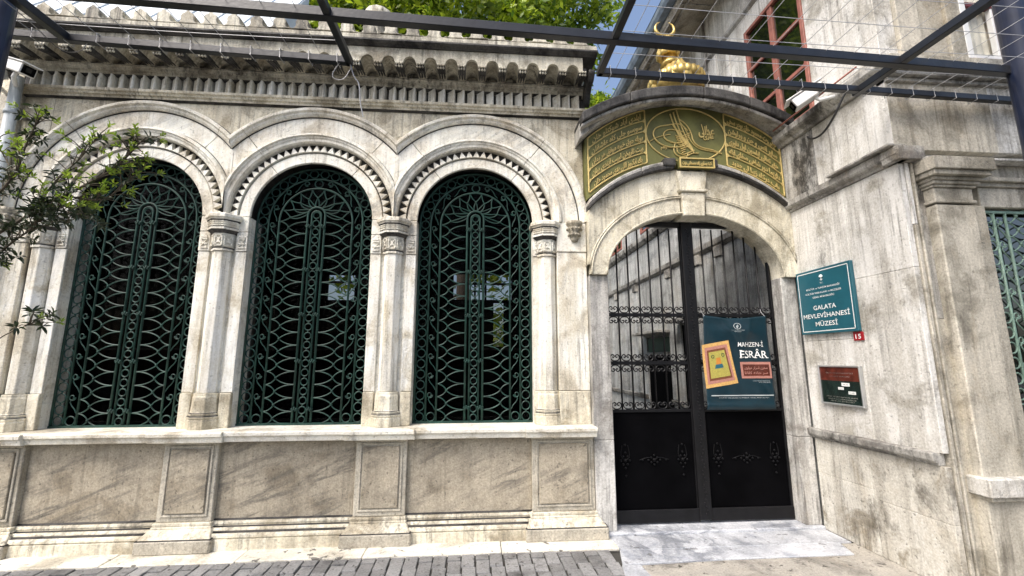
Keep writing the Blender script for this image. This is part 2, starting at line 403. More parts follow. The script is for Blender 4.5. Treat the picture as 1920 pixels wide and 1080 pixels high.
# ================================================================== GROUND
ground = MB().add([(-60, -60, -.03), (60, -60, -.03), (60, 60, -.03), (-60, 60, -.03)], [(0, 1, 2, 3)]).build('street', 'asphalt'); structure(ground)
pav = MB().add([(-6.5, -2.6, -.018), (1.14, -2.6, -.018), (1.14, -.36, -.018), (-6.5, -.36, -.018)], [(0, 1, 2, 3)]).build('pavement', 'joint'); structure(pav)
bw, bl = .104, .205
brick_src = MB().box(-bw/2, bw/2, -bl/2, bl/2, -.05, 0).mesh('brick'); brick_src.materials.append(M['cobble'])
cnt = 0; i = 0
ang = R(-3)
xx = 1.085
while xx > -4.75:
    off = (i % 2)*.108
    for k in range(6):
        y = -.50-off-k*.216
        if k == 5 and off > 0: continue
        if cnt >= 298: break
        x = xx+(y+.5)*math.sin(ang)+random.uniform(-.002, .002)
        if y < -.95 and (x < -3.9): continue
        b = bpy.data.objects.new('brick', brick_src); link(b, pav, (x, y, random.uniform(-.006, .002)))
        b.rotation_euler = (random.uniform(-.012, .012), random.uniform(-.012, .012), -ang*0+random.uniform(-.012, .012))
        bv = b.modifiers.new('bevel', 'BEVEL'); bv.width = .006; bv.segments = 2
        cnt += 1
    if i % 2 == 1:
        pass
    i += 1; xx -= .1145
# cut bricks filling the row ends next to the white strip
cutm = MB().box(-bw/2, bw/2, -.048, .048, -.05, 0).mesh('half_brick'); cutm.materials.append(M['cobble'])
hb = MB()
for j in range(1, 52, 2):
    x = 1.085-j*.1145
    hb.box(x-bw/2, x+bw/2, -.494, -.405, -.05, random.uniform(-.005, .001))
o = hb.build('cut_brick_row', 'cobble', pav); o['kind'] = 'stuff'
# bricks further out towards the viewer's feet
fb = MB(); i = 0; xx = 1.085
while xx > -6.3:
    off = (i % 2)*.108
    for k in range(5, 10):
        y = -.50-off-k*.216
        if k == 5 and off == 0: continue
        fb.box(xx-bw/2, xx+bw/2, y-bl/2, y+bl/2, -.05, random.uniform(-.006, .002))
    i += 1; xx -= .1145
o = fb.build('brick_field', 'cobble', pav, bevel=.005); o['kind'] = 'stuff'

kerb = MB().add([(-6.5, -.42, -.016), (1.24, -.42, -.016), (1.24, .0, -.016), (-6.5, .0, -.016)], [(0, 1, 2, 3)]).build('marble_kerb_strip', 'joint'); structure(kerb)
xs = [-6.4, -5.1, -3.9, -2.95, -1.93, -.93, .22, 1.235]
for a, b in zip(xs, xs[1:]):
    MB().prism([(a+.003, -.39+random.uniform(-.006, .006)), (b-.003, -.39+random.uniform(-.006, .006)), (b-.003, -.08), (a+.003, -.08)], -.04, .004+random.uniform(-.002, .003), 'z').build('slab', 'strip', kerb, bevel=.005)

land = MB().add([(1.12, -2.6, -.022), (3.4, -2.6, -.022), (3.4, .2, -.022), (1.12, .2, -.022)], [(0, 1, 2, 3)]).build('threshold_paving', 'joint'); structure(land)
for pts, mt in (([(1.242, -.435), (3.32, -.44), (3.32, -.14), (1.20, -.14)], 'slab'), ([(1.16, -.69), (2.02, -.665), (3.14, -.665), (3.20, -.446), (1.22, -.441)], 'slab'),
                ([(1.09, -1.05), (1.33, -1.03), (1.30, -.705), (1.15, -.70)], 'slab')):
    MB().prism(pts, -.04, .006, 'z').build('slab', mt, land, bevel=.004)
MB().prism([(1.338, -2.6), (6.5, -2.6), (6.5, -1.45), (3.36, -1.45), (3.36, -.45), (3.21, -.45), (3.145, -.672), (2.02, -.672), (1.31, -.70)], -.05, .0, 'z').build('concrete_apron', 'concrete', land, bevel=.006)
MB().prism([(1.10, -2.6), (1.33, -2.6), (1.335, -1.056), (1.095, -1.056)], -.05, .0, 'z').build('concrete_patch', 'concrete', land, bevel=.006)
# courtyard floor behind the gate
cf = MB().add([(1.12, .2, -.002), (3.4, .2, -.002), (3.4, 30, -.002), (1.12, 30, -.002)], [(0, 1, 2, 3)]).build('courtyard_path', 'concrete'); structure(cf)

# ================================================================== ARCADED MARBLE WALL
WC = [-3.36, -1.70, -.04]; ZS = 3.02; ZB = .98; RO = .60
XL, XRr = -4.56, 1.115
wall = thing('arcade_wall', 'long weathered marble wall with three arched windows, toothed arches and crenellated cornice left of the gate', 'wall', (-1.7, 0, 0))
def arcz(xc, r, x, zs=ZS):
    d = abs(x-xc); return zs+math.sqrt(max(r*r-d*d, 0))
# backing masonry with the three openings
core = MB(); acore = MB()
edges = [XL]+[e for c in WC for e in (c-RO, c+RO)]+[XRr]
for a, b in ((edges[0], edges[1]), (edges[2], edges[3]), (edges[4], edges[5]), (edges[6], edges[7])):
    core.box(a, b, .055, .34, ZB-.03, ZS)
for k, c in enumerate(WC):
    x0 = XL if k == 0 else c-.83; x1 = XRr if k == 2 else c+.83
    xs_ = [x0]+[c-(RO+.10)*math.cos(PI*i/40) for i in range(41)]+[x1]
    zb = [ZS]+[arcz(c, RO+.10, x) for x in xs_[1:-1]]+[ZS]
    acore.band(xs_, zb, [4.24]*len(xs_), .055, .34)
core.build('wall_core', 'marble', wall); acore.build('arch_core', 'black_stone', wall)  # black backing darkens the joints and the recess behind the teeth
# lower wall under the sill
MB().box(XL, XRr, .0, .34, 0, ZB-.03).build('lower_wall', 'ped', wall)
# arches of each bay
tooth_m = MB(); tooth_m.add([(-.0385, .052, -.041), (.0385, .052, -.041), (0, .052, .044), (-.034, .004, -.039), (.034, .004, -.039), (0, .012, .034)],
                            [(0, 2, 1), (3, 4, 5), (0, 1, 4, 3), (1, 2, 5, 4), (2, 0, 3, 5)])
tooth_me = tooth_m.mesh('tooth'); tooth_me.materials.append(M['marble'])
for k, c in enumerate(WC):
    CL = (9 if k == 0 else .8297, 9 if k == 2 else .8297)
    for a0, a1 in ((0, .285), (.285, .715), (.715, 1)):
        g_ = .0030
        MB().ring(c, ZS, .60, .705, a0*PI+g_, a1*PI-g_, .022, .0555, 24).build('arch_ring', 'marble', wall, bevel=.006)
        MB().ring(c, ZS, 0, 0, a0*PI+g_, a1*PI-g_, 0, 0, 30, clamps=CL,
                  prof=[(.905, .05), (.905, -.035), (.893, -.058), (.872, -.062), (.862, -.045), (.850, -.045), (.838, -.034), (.815, -.030), (.806, -.012), (.806, .05)]).build('arch_moulding', 'marble', wall)
        MB().ring(c, ZS, .911, 1.090, a0*PI+g_, a1*PI-g_, -.004, .05, 36, clamps=CL).build('voussoir', 'marble', wall, bevel=.004)
        mb = MB().ring(c, ZS, 0, 0, a0*PI+g_, a1*PI-g_, 0, 0, 26, clamps=CL,
                       prof=[(1.18, .05), (1.18, -.055), (1.165, -.066), (1.145, -.066), (1.132, -.045), (1.115, -.042), (1.096, -.024), (1.096, .05)])
        mb.build('hood_moulding', 'marble', wall)
    nt_ = 31
    for i in range(nt_):
        a = PI*(i+.5)/nt_
        o = bpy.data.objects.new('tooth', tooth_me); link(o, wall, (c+.757*math.cos(a), 0, ZS+.757*math.sin(a)))
        o.rotation_euler = (0, PI/2-a, 0)
for x in (-2.53, -.87): MB().prism([(x-.022, 3.022), (x+.022, 3.022), (x+.022, 3.70), (x, 3.735), (x-.022, 3.70)], -.010, .05).build('valley_strip', 'marble', wall, bevel=.003)
# spandrel slabs
bounds = [XL]+WC+[XRr]
for k, (a, b) in enumerate(zip(bounds, bounds[1:])):
    parts = [(a, b)]
    if k == 0: parts = [(a, -4.28), (-4.28, b)]
    if k == 3: parts = [(a, .86), (.86, b)]
    for (p, q) in parts:
        n = 40; xs_ = [p+.0015+(q-p-.003)*i/n for i in range(n+1)]
        zb = []
        for x in xs_:
            z = max([arcz(c, 1.184, x, ZS) for c in WC if abs(x-c) < 1.184] or [ZS])
            zb.append(max(z, ZS))
        MB().band(xs_, zb, [4.225]*(n+1), .002, .05).build('spandrel_slab', 'span', wall, bevel=.002)
# joints of the pier slabs: flat strips beside the columns, with small carved panels
for k, c in enumerate(WC):
    for s in (-1, 1):
        x0, x1 = sorted((c+s*(RO+.002), c+s*(RO+.105)))
        if k == 0 and s == -1: x0 = x1-.10
        MB().box(x0, x1, .03, .056, 1.30, 2.66).build('jamb_strip', 'marble2', wall, bevel=.004)
        MB().box(x0+.0, x1, .012, .056, ZB, 1.295).build('jamb_foot', 'span', wall, bevel=.005)
        mb = MB().box(x0, x1, .022, .056, 2.665, 2.86)
        xm = (x0+x1)/2
        for zz in (2.69, 2.73, 2.78):
            mb.box(xm-.032, xm+.032, .010, .024, zz, zz+.014)
        for t in (-1, 1): mb.prism([(xm+t*.03, 2.70), (xm+t*.03+.006, 2.70), (xm-t*.03+.006, 2.78), (xm-t*.03, 2.78)], .008, .022)
        mb.prism([(xm-.035, 2.80), (xm+.035, 2.80), (xm, 2.85)], .010, .024)
        mb.build('carved_panel', 'marble', wall, bevel=.002)
        MB().box(x0, x1, .02, .056, 2.865, ZS-.002).build('jamb_block', 'marble', wall, bevel=.004)
# engaged octagonal columns
def column(xc, clip=None):
    c = (xc, .05, 0); rot = PI/8
    mb = MB().lathe([(.092, 1.30), (.092, 2.655)], c, 8, rot, smooth=False)
    sh = mb.build('column_shaft', 'marble2', wall, bevel=.004)
    b = MB().lathe([(.150, ZB), (.150, 1.055), (.140, 1.066), (.148, 1.075), (.148, 1.090), (.130, 1.098), (.138, 1.106), (.138, 1.118), (.122, 1.128), (.118, 1.26), (.112, 1.275), (.112, 1.297)], c, 8, rot, smooth=False)
    b.build('column_base', 'span', sh, bevel=.003)
    q = MB().lathe([(.106, 2.657), (.106, 2.675), (.098, 2.682), (.105, 2.69), (.108, 2.82), (.112, 2.83), (.150, 2.858), (.158, 2.862), (.158, 2.878), (.148, 2.884), (.152, 2.945), (.166, 2.955), (.170, 2.968), (.184, 2.978), (.184, 3.006), (.178, 3.016)], c, 8, rot, smooth=False)
    # carved relief on the facets
    for a in (-PI/2, -PI/2-PI/4, -PI/2+PI/4):
        ax = Vector((math.cos(a), math.sin(a), 0)); tx = Vector((-math.sin(a), math.cos(a), 0)); c0 = Vector(c)
        def place(u, z, d): p = c0+ax*d+tx*u; return (p.x, p.y, z)
        def slat(u0, u1, z0, z1, d):
            q.add([place(u0, z0, d), place(u1, z0, d), place(u1, z1, d), place(u0, z1, d), place(u0, z0, d-.02), place(u1, z0, d-.02), place(u1, z1, d-.02), place(u0, z1, d-.02)],
                  [(0, 1, 2, 3), (4, 7, 6, 5), (0, 4, 5, 1), (1, 5, 6, 2), (2, 6, 7, 3), (3, 7, 4, 0)])
        dd = .108*math.cos(PI/8)
        for (u0, u1, z0, z1) in ((-.036, -.030, 2.70, 2.81), (.030, .036, 2.70, 2.81), (-.036, .036, 2.70, 2.706), (-.036, .036, 2.803, 2.81), (-.008, .008, 2.735, 2.775)): slat(u0, u1, z0, z1, dd+.012)
        for t in (-1, 1):
            for j in range(5): slat(t*(-.026+j*.012)-.005, t*(-.026+j*.012)+.005, 2.712+j*.018, 2.730+j*.018, dd+.010)
        dd = .152*math.cos(PI/8)
        for z0 in (2.893, 2.915, 2.935):
            for u in (-.042, -.014, .014, .042): slat(u-.011, u+.011, z0, z0+.008, dd+.009)
    q.build('column_capital', 'marble', sh)
    gz = MB()
    for r0, z0, r1, z1 in ((.112, 2.8285, .1505, 2.8575), (.156, 2.876, .149, 2.8855), (.1525, 2.943, .1665, 2.9555), (.0985, 2.676, .1055, 2.6905)):
        gz.lathe([(r0-.02, z0), (r0+.0022, z0), (r1+.0022, z1), (r1-.02, z1)], c, 8, rot, smooth=False)
    o = gz.build('capital_dark_ring', 'black_stone', sh); o['kind'] = 'stuff'  # black rings laid in the capital's creases to deepen the relief
    gz = MB()
    for r0, z0 in ((.150, 1.0555), (.148, 1.0905), (.138, 1.1185)): gz.lathe([(r0-.03, z0), (r0-.001, z0), (r0-.007, z0+.006), (r0-.03, z0+.006)], c, 8, rot, smooth=False)
    o = gz.build('base_dark_ring', 'black_stone', sh); o['kind'] = 'stuff'  # black rings darken the creases of the base
for xc in (-4.17, -2.53, -.87, .705): column(xc)
# end pilasters
for (a, b, carve) in ((.805, XRr, 1), (-4.62, -4.265, 0)):
    MB().box(a, b, -.035, .05, 1.30, 2.70).build('end_pilaster', 'marble2', wall, bevel=.006)
    MB().box(a, b, -.045, .05, ZB, 1.296).build('pilaster_foot', 'span', wall, bevel=.006)
    MB().box(a, b, -.045, .05, 2.703, 3.012).build('pilaster_block', 'marble', wall, bevel=.005)
    xm = (a+b)/2+.03*carve
    mb = MB().lathe([(.001, 2.80), (.030, 2.808), (.042, 2.835), (.040, 2.86), (.058, 2.866), (.062, 2.89), (.05, 2.90), (.07, 2.925), (.072, 2.955), (.06, 2.965), (.085, 2.985), (.085, 3.018)], (xm, -.05, 0), 12)
    for j in range(7):
        a_ = PI+PI*j/6
        mb.ball((xm+.062*math.cos(a_), -.05+.062*math.sin(a_), 2.875), .012, 6, 4); mb.ball((xm+.075*math.cos(a_), -.05+.075*math.sin(a_), 2.94), .014, 6, 4)
    mb.build('carved_bracket', 'cornice', wall)
# cornice
def hmould(name, prof, x0, x1, mat='cornice', bevel=0, parent=wall):
    """horizontal moulding: outline (y,z) swept along x"""
    return MB().prism(prof, x0, x1, 'x').build(name, mat, parent, bevel=bevel)
xj = [XL-.06, -2.98, -1.38, .30, XRr+.05]
for a, b in zip(xj, xj[1:]):
    a += .001; b -= .001
    hmould('lower_cornice', [(.05, 4.228), (-.035, 4.228), (-.042, 4.246), (-.062, 4.252), (-.07, 4.268), (-.088, 4.276), (-.092, 4.30), (-.05, 4.304), (.05, 4.304)], a, b, 'span')
    hmould('frieze_back', [(.05, 4.3055), (.022, 4.3055), (.022, 4.478), (.05, 4.478)], a, b, 'black_stone')  # black backing darkens the gaps between the flutes
    hmould('upper_cornice', [(.05, 4.480), (-.048, 4.480), (-.062, 4.496), (-.058, 4.506), (-.082, 4.516), (-.086, 4.530), (-.102, 4.538), (-.102, 4.556), (-.07, 4.56), (.05, 4.56)], a, b)
nfl = 54; pitch = (XRr-XL-.02)/nfl
fl = MB().prism([(-.047, .024), (-.047, -.008), (-.030, -.018), (-.006, -.034), (.014, -.060), (.023, -.062), (.031, -.052), (.036, .024)], 4.307, 4.476, 'z').mesh('flute')
fl.materials.append(M['marble2'])
for i in range(nfl):
    o = bpy.data.objects.new('flute', fl); link(o, wall, (XL+.06+pitch*i, 0, 0))
# corbel table: arched face plate carried by beaded brackets
pc = .2092; x_first = -1.14-16*pc
nn_ = 27
plate_x0, plate_x1 = XL-.10, XRr+.07
# back wall of the niches
MB().box(plate_x0+.06, plate_x1-.05, -.058, .05, 4.5615, 4.76).build('niche_back', 'merlon', wall)
for i in range(nn_):
    xc = x_first+pc*(i)
    if xc > plate_x1-.06: break
    if xc < plate_x0+.05: continue
    xs_ = [xc-pc/2]+[xc-.062*math.cos(PI*j/14) for j in range(15)]+[xc+pc/2]
    zb = [4.556]+[4.558+.070*math.sin(PI*j/14) for j in range(15)]+[4.556]
    xs_[0] = max(xs_[0], plate_x0); xs_[-1] = min(xs_[-1], plate_x1)
    MB().band(xs_, zb, [4.715]*len(xs_), -.345, -.315).build('niche_arch', 'merlon', wall)
    # barrel of the niche
    MB().band(xs_, [z+.0 for z in zb], [4.715]*len(xs_), -.314, -.06).build('niche_vault', 'cornice', wall)
cb = MB().prism([(-.335, 4.60), (-.335, 4.532), (-.318, 4.520), (-.25, 4.536), (-.18, 4.560), (-.13, 4.563), (-.06, 4.562), (-.06, 4.60)], -.040, .040, 'x')
bd_ = MB()
for j in (-1, 0, 1):
    bd_.ball((j*.026, -.346, 4.548), .0135, 6, 4); bd_.ball((j*.026, -.332, 4.526), .0125, 6, 4)
    cb.tube([(j*.026, -.322, 4.520), (j*.026, -.22, 4.545), (j*.026, -.12, 4.562)], .010, 6)
cbm = cb.mesh('corbel'); cbm.materials.append(M['black_stone']); bdm = bd_.mesh('corbel_beads'); bdm.materials.append(M['merlon'])
for i in range(nn_+1):
    x = x_first+pc*(i-.5)
    if plate_x0+.03 < x < plate_x1-.03:
        o = bpy.data.objects.new('corbel', cbm); link(o, wall, (x, 0, 0)); o2 = bpy.data.objects.new('corbel_beads', bdm); link(o2, o, (x, 0, 0))
# scrolled end consoles
for xe in (plate_x0+.015, plate_x1-.04):
    MB().prism([(-.34, 4.600), (-.34, 4.56), (-.27, 4.50), (-.20, 4.49), (-.14, 4.44), (-.09, 4.36), (-.05, 4.33), (-.05, 4.60)], xe-.02, xe+.045, 'x').build('end_console', 'black_stone', wall, bevel=.008)
xj2 = [plate_x0-.02, -3.2, -1.92, -.62, .40, plate_x1+.02]
for a, b in zip(xj2, xj2[1:]):
    a += .001; b -= .001
    hmould('parapet_ledge', [(.05, 4.717), (-.362, 4.717), (-.368, 4.724), (-.40, 4.736), (-.412, 4.746), (-.412, 4.762), (-.385, 4.768), (.05, 4.768)], a, b, 'black_stone')
    hmould('parapet_base', [(-.19, 4.7695), (-.375, 4.7695), (-.378, 4.83), (-.365, 4.842), (-.20, 4.842)], a+.0, b, 'merlon')
pm = .217
mpts = [(-.1085, .0), (-.1085, .012), (-.090, .006), (-.072, .012), (-.060, .028), (-.058, .050), (-.064, .066), (-.052, .092), (-.030, .102), (-.012, .118), (0, .128), (.012, .118), (.030, .102), (.052, .092), (.064, .066), (.058, .050), (.060, .028), (.072, .012), (.090, .006), (.1085, .012), (.1085, .0)]
mm_ = MB().prism(mpts, -.375, -.245, 'y').mesh('merlon'); mm_.materials.append(M['merlon'])
i = 0; x = -4.17-pm*2
while x < plate_x1-.04:
    if x > plate_x0+.02:
        o = bpy.data.objects.new('merlon', mm_); link(o, wall, (x, random.uniform(-.004, .004), 4.843)); o.scale = (1, 1, random.uniform(1.06, 1.18)); o.rotation_euler = (random.uniform(-.02, .02), random.uniform(-.015, .015), 0)
        b_ = o.modifiers.new('bevel', 'BEVEL'); b_.width = .008; b_.segments = 2; b_.limit_method = 'ANGLE'
    x += pm
def dark_strip(prof, a, b): return MB().prism(prof, a, b, 'x').build('dark_line', 'black_stone', wall)  # black strips laid in the creases to darken them along mouldings and arches
dark_strip([(.0, 4.214), (-.012, 4.216), (-.030, 4.2275), (.0, 4.2275)], XL, XRr)
dark_strip([(.0, 4.4675), (-.02, 4.470), (-.046, 4.4795), (.0, 4.4795)], XL, XRr)
dark_strip([(-.06, 4.5605), (-.105, 4.5605), (-.06, 4.575)], XL, XRr)
for c in WC:
    CL = (9 if c < -3 else .8290, 9 if c > -1 else .8290)
    for ri, ro in ((1.084, 1.0955), (.904, .911), (1.180, 1.189)):
        MB().ring(c, ZS, ri, ro, 0, PI, -.008, .03, 60, clamps=CL).build('dark_line', 'black_stone', wall)
# sill
segs = [(XL-.08, -3.84, 1), (-3.84, -2.84, 0), (-2.84, -2.22, 1), (-2.22, -1.18, 0), (-1.18, -.56, 1), (-.56, .45, 0), (.45, XRr+.005, 1)]
for a, b, p in segs:
    yf = -.235 if p else -.205
    a2, b2 = a+.001, b-.001
    hmould('sill', [(.14, ZB), (yf+.012, ZB-.002), (yf, ZB-.012), (yf, ZB-.036), (yf+.012, ZB-.046), (yf+.020, ZB-.052), (yf+.026, ZB-.088), (yf+.04, ZB-.094), (.0, ZB-.094), (.14, ZB-.04)], a2, b2, 'sill')
dark_strip([(-.001, ZB-.118), (-.050, ZB-.112), (-.150, ZB-.0955), (-.001, ZB-.0955)], XL, XRr) if False else None
for a, b in ((-3.90, -2.76), (-2.30, -1.10), (-.64, .52)):
    dark_strip([(-.044, ZB-.108), (-.050, ZB-.106), (-.085, ZB-.0955), (-.044, ZB-.0955)], a, b)
    dark_strip([(-.0445, .2125), (-.066, .2125), (-.0445, .222)], a, b); dark_strip([(-.074, .1655), (-.100, .1655), (-.074, .1715)], a, b); dark_strip([(-.118, .1342), (-.150, .1342), (-.118, .143)], a, b)
# dado: slabs between pedestals
for a, b in ((-3.90, -2.76), (-2.30, -1.10), (-.64, .52)):
    MB().box(a, b, -.045, -.001, .215, ZB-.096).build('dado_slab', 'panel', wall, bevel=.003)
    hmould('dado_fillet', [(-.001, .213), (-.056, .213), (-.070, .200), (-.075, .186), (-.070, .172), (-.10, .165), (-.115, .150), (-.118, .138), (-.001, .138)], a, b, 'span')
    xm = (a+b)/2+random.uniform(-.1, .1)
    for p, q in ((a, xm), (xm, b)):
        hmould('plinth_course', [(-.001, .136), (-.150, .134), (-.168, .120), (-.172, .105), (-.160, .094), (-.176, .088), (-.176, .0), (-.001, .0)], p+.001, q-.001, 'span')
for a, b in ((-2.76, -2.30), (-1.10, -.64), (.52, XRr), (-4.62, -3.90)):
    lf = MB()
    lf.box(a, b, -.095, -.001, .215, ZB-.096)
    lf.build('pedestal', 'ped', wall, bevel=.006)
    # frame mouldings and raised field
    ia, ib = a+.055, b-.055
    z0, z1 = .275, ZB-.15
    fr = MB()
    for (p, q, r_, s_) in ((ia-.018, ib+.018, z0-.018, z0), (ia-.018, ib+.018, z1, z1+.018), (ia-.018, ia, z0, z1), (ib, ib+.018, z0, z1)):
        fr.box(p, q, -.107, -.094, r_, s_)
    fr.build('pedestal_frame', 'ped', wall, bevel=.004)
    MB().box(ia+.012, ib-.012, -.112, -.094, z0+.012, z1-.012).build('pedestal_field', 'panel', wall, bevel=.005)
    hmould('pedestal_cap', [(-.001, ZB-.0965), (-.12, ZB-.0965), (-.115, ZB-.115), (-.098, ZB-.128), (-.001, ZB-.128)], a-.008, b+.008 if b < 1 else b, 'ped')
    x1_ = b+.075 if b < 1 else b+.085
    x0_ = a-.075
    pb = MB()
    def frust(mb, x0, x1, y, z0, X0, X1, Y, z1):
        mb.add([(x0, y, z0), (x1, y, z0), (x1, -.001, z0), (x0, -.001, z0), (X0, Y, z1), (X1, Y, z1), (X1, -.001, z1), (X0, -.001, z1)],
               [(3, 2, 1, 0), (4, 5, 6, 7), (0, 1, 5, 4), (1, 2, 6, 5), (2, 3, 7, 6), (3, 0, 4, 7)])
    pb.box(a-.012, b+.012, -.118, -.001, .187, .2135)
    frust(pb, a-.022, b+.022, -.130, .170, a-.014, b+.014, -.120, .1865)
    frust(pb, x0_+.012, x1_-.012, -.205, .108, a-.022, b+.022, -.132, .1695)
    MB().box(a-.020, b+.020, -.124, -.002, .164, .1712).build('dark_line', 'black_stone', wall)
    pb.build('pedestal_mould', 'span', wall, bevel=.005)
    MB().box(x0_+.004, x1_-.004, -.214, -.002, .1040, .1108).build('dark_line', 'black_stone', wall)
    MB().box(x0_, x1_, -.222, -.001, .0, .1065).build('pedestal_plinth', 'ped', wall, bevel=.010)

# ---- window grilles
def ringmb(r, t, seg=14): return MB().tube([(r*math.cos(2*PI*i/seg), 0, r*math.sin(2*PI*i/seg)) for i in range(seg)], t, 5, closed=True)
def archpath(h, zc, zb=0.0, n=28):
    return [(-h, 0, zb)]+[(-h*math.cos(PI*i/n), 0, zc+h*math.sin(PI*i/n)) for i in range(n+1)]+[(h, 0, zb)]
def mk(mb, name, mat):
    me = mb.mesh(name); me.materials.append(M[mat]); return me
def grille_meshes(mat):
    d = {}
    d['ring'] = mk(ringmb(.042, .0062), 'ring', mat)
    d['ring_small'] = mk(ringmb(.034, .0062), 'ring', mat)
    # S scroll: volute on top, tail running down to the bar
    pts = []
    for i in range(13):
        a = -PI*.2+i/12*2.2*PI; r = .012+.022*(i/12)
        pts.append((-.012+r*math.cos(a), 0, .045+r*math.sin(a)*1.0))
    pts += [(.032, 0, .0), (.036, 0, -.045), (.030, 0, -.085)] if False else []
    lastx, _, lastz = pts[-1]
    pts += [Vector((-.030, 0, .012)), Vector((-.010, 0, -.030)), Vector((.022, 0, -.062)), Vector((.040, 0, -.100))]
    d['scroll'] = mk(MB().tube(chaikin(pts, 1), .0052, 5), 'scroll', mat)
    # lattice piece: four curves meeting in a collar
    mb = MB(); xi, xo, xn, h = .092, .366, .272, .0625
    for s in (-1, 1):
        mb.tube(bez((xi, 0, s*h), (.205, 0, s*h), (xn, 0, s*.004), 6), .0062, 5)
        mb.tube(bez((xo, 0, s*h), (.305, 0, s*h*.9), (xn, 0, s*.004), 5), .0062, 5)
    mb.ball((xn, -.004, 0), .012, 6, 4)
    d['lattice_bar'] = mk(mb, 'lattice_bar', mat)
    rs = MB()
    for a in range(5):
        rs.ball((.022*math.cos(a*2*PI/5+.3), -.014, .014*math.sin(a*2*PI/5+.3)), .011, 6, 4)
    rs.ball((0, -.020, 0), .010, 6, 4); rs.box(-.034, .034, -.012, .008, -.007, .007)
    d['rosette'] = mk(rs, 'rosette', mat)
    d['stud'] = mk(MB().ball((0, -.004, 0), .0085, 6, 4), 'stud', mat)
    return d
GM = grille_meshes('green')
YG = .15
def place(me, name, parent, x, y, z, ry=0, sx=1):
    o = bpy.data.objects.new(name, me); link(o, parent, (x, y, z)); o.rotation_euler = (0, ry, 0)
    if sx != 1: o.scale = (sx, 1, 1)
    return o
def window(c):
    H = ZS-ZB
    fm = MB(); x0, z0 = c, ZB
    def tp(pts): return [(x0+p[0], YG+p[1], z0+p[2]) for p in pts]
    for h, r in ((.588, .012), (.475, .0095), (.37, .0105)): fm.tube(tp(archpath(h, H)), r, 6)
    ha = H+.075
    for h, r in ((.088, .0115), (.047, .009)): fm.tube(tp(archpath(h, ha, n=14)), r, 6)
    fm.box(c-.60, c+.60, YG-.012, YG+.012, ZB, ZB+.020)
    fm.box(c-.58, c+.58, YG-.004, YG+.010, ZB+.060-.045, ZB+.060-.038)
    gr = fm.build('window_grille', 'green', wall, (0, 0, 0))
    # outer lane rings
    zz = ZB+.062; n = 19; p = (H-.062)/n
    for i in range(n):
        for s in (-1, 1): place(GM['ring'], 'ring', gr, c+s*.531, YG, zz+p*i)
    na = 15
    for i in range(na+1):
        a = PI*i/na; place(GM['ring'], 'ring', gr, c+.531*math.cos(a), YG, ZS+.531*math.sin(a))
    st = MB()
    for i in range(n):
        for s in (-1, 1): st.ball((c+s*.531, YG, zz+p*(i+.5)), .009, 5, 3)
    for i in range(na):
        a = PI*(i+.5)/na; st.ball((c+.531*math.cos(a), YG, ZS+.531*math.sin(a)), .009, 5, 3)
    # centre lane
    n2 = 23; p2 = (ha-.05)/n2
    for i in range(n2+1):
        place(GM['ring_small'], 'ring', gr, c, YG, ZB+.05+p2*i)
        if i < n2: st.ball((c, YG, ZB+.05+p2*(i+.5)), .009, 5, 3)
    o = st.build('collars', 'green', gr)
    o['kind'] = 'stuff'
    # scroll lane
    for s in (-1, 1): place(GM['ring'], 'ring', gr, c+s*.4225, YG, ZB+.062)
    ns = 10; ps = (H-.12)/ns
    for i in range(ns):
        for s in (-1, 1): place(GM['scroll'], 'scroll', gr, c+s*.4225, YG, ZB+.12+ps*(i+.58), 0, -s*1.0)
    for i in range(3):
        for s in (-1, 1):
            a = PI/2-s*(PI/2)*(1-(i+.55)/3.35)
            place(GM['scroll'], 'scroll', gr, c+.4225*math.cos(a), YG, ZS+.4225*math.sin(a), (PI/2-a) if s > 0 else (PI/2-a), -s) .rotation_euler = (0, (-a if s > 0 else PI-a), 0)
    place(GM['ring'], 'ring', gr, c, YG, ZS+.4225)
    # lattice lane
    nl = 16; pl_ = H/nl
    for i in range(nl):
        for s in (-1, 1): place(GM['lattice_bar'], 'lattice_bar', gr, c, YG, ZB+pl_*(i+.5), 0, s).scale = (s, 1, pl_/.125)
    # fan over the centre arch
    fan = MB(); nf = 9
    c1 = Vector((c, YG, ZB+ha)); c2 = Vector((c, YG, ZS))
    def pt(ctr, r, a): return (ctr.x+r*math.cos(a), YG, ctr.z+r*math.sin(a))
    for i in range(nf):
        a0, a1 = PI*i/nf, PI*(i+1)/nf; am = (a0+a1)/2
        nd = pt(c2, .268, am)
        for aa in (a0, a1):
            inner = pt(c1, .09, aa*.94+.03*PI); mid = pt(c2, .205, aa*.8+am*.2)
            fan.tube(bez(inner, mid, nd, 6), .0060, 5)
            fan.tube(bez(pt(c2, .366, aa), pt(c2, .310, aa*.85+am*.15), nd, 5), .0060, 5)
        fan.ball(nd, .011, 6, 4)
    fan.build('fan_bars', 'green', gr)
    for z in (1.13, 1.59, 2.05, 2.51, 2.97):
        for s in (-1, 1): place(GM['rosette'], 'rosette', gr, c+s*.068, YG-.004, z)
for c in WC: window(c)
# glazing behind each grille
for c in WC:
    xs_ = [c-RO*math.cos(PI*i/30) for i in range(31)]
    MB().band(xs_, [ZB-.0]*31, [arcz(c, RO-.002, x)+.0 if 0 < i < 30 else ZS for i, x in enumerate(xs_)], .262, .268).build('window_pane', 'glass', wall)
    fr = MB()
    for x in (c-.57, c-.01, c+.55): fr.box(x, x+.022, .272, .30, ZB, 3.3)
    for z in (1.0, 1.7, 2.4, 3.02): fr.box(c-.6, c+.6, .272, .298, z, z+.022)
    fr.build('window_sash', 'darkroom', wall)
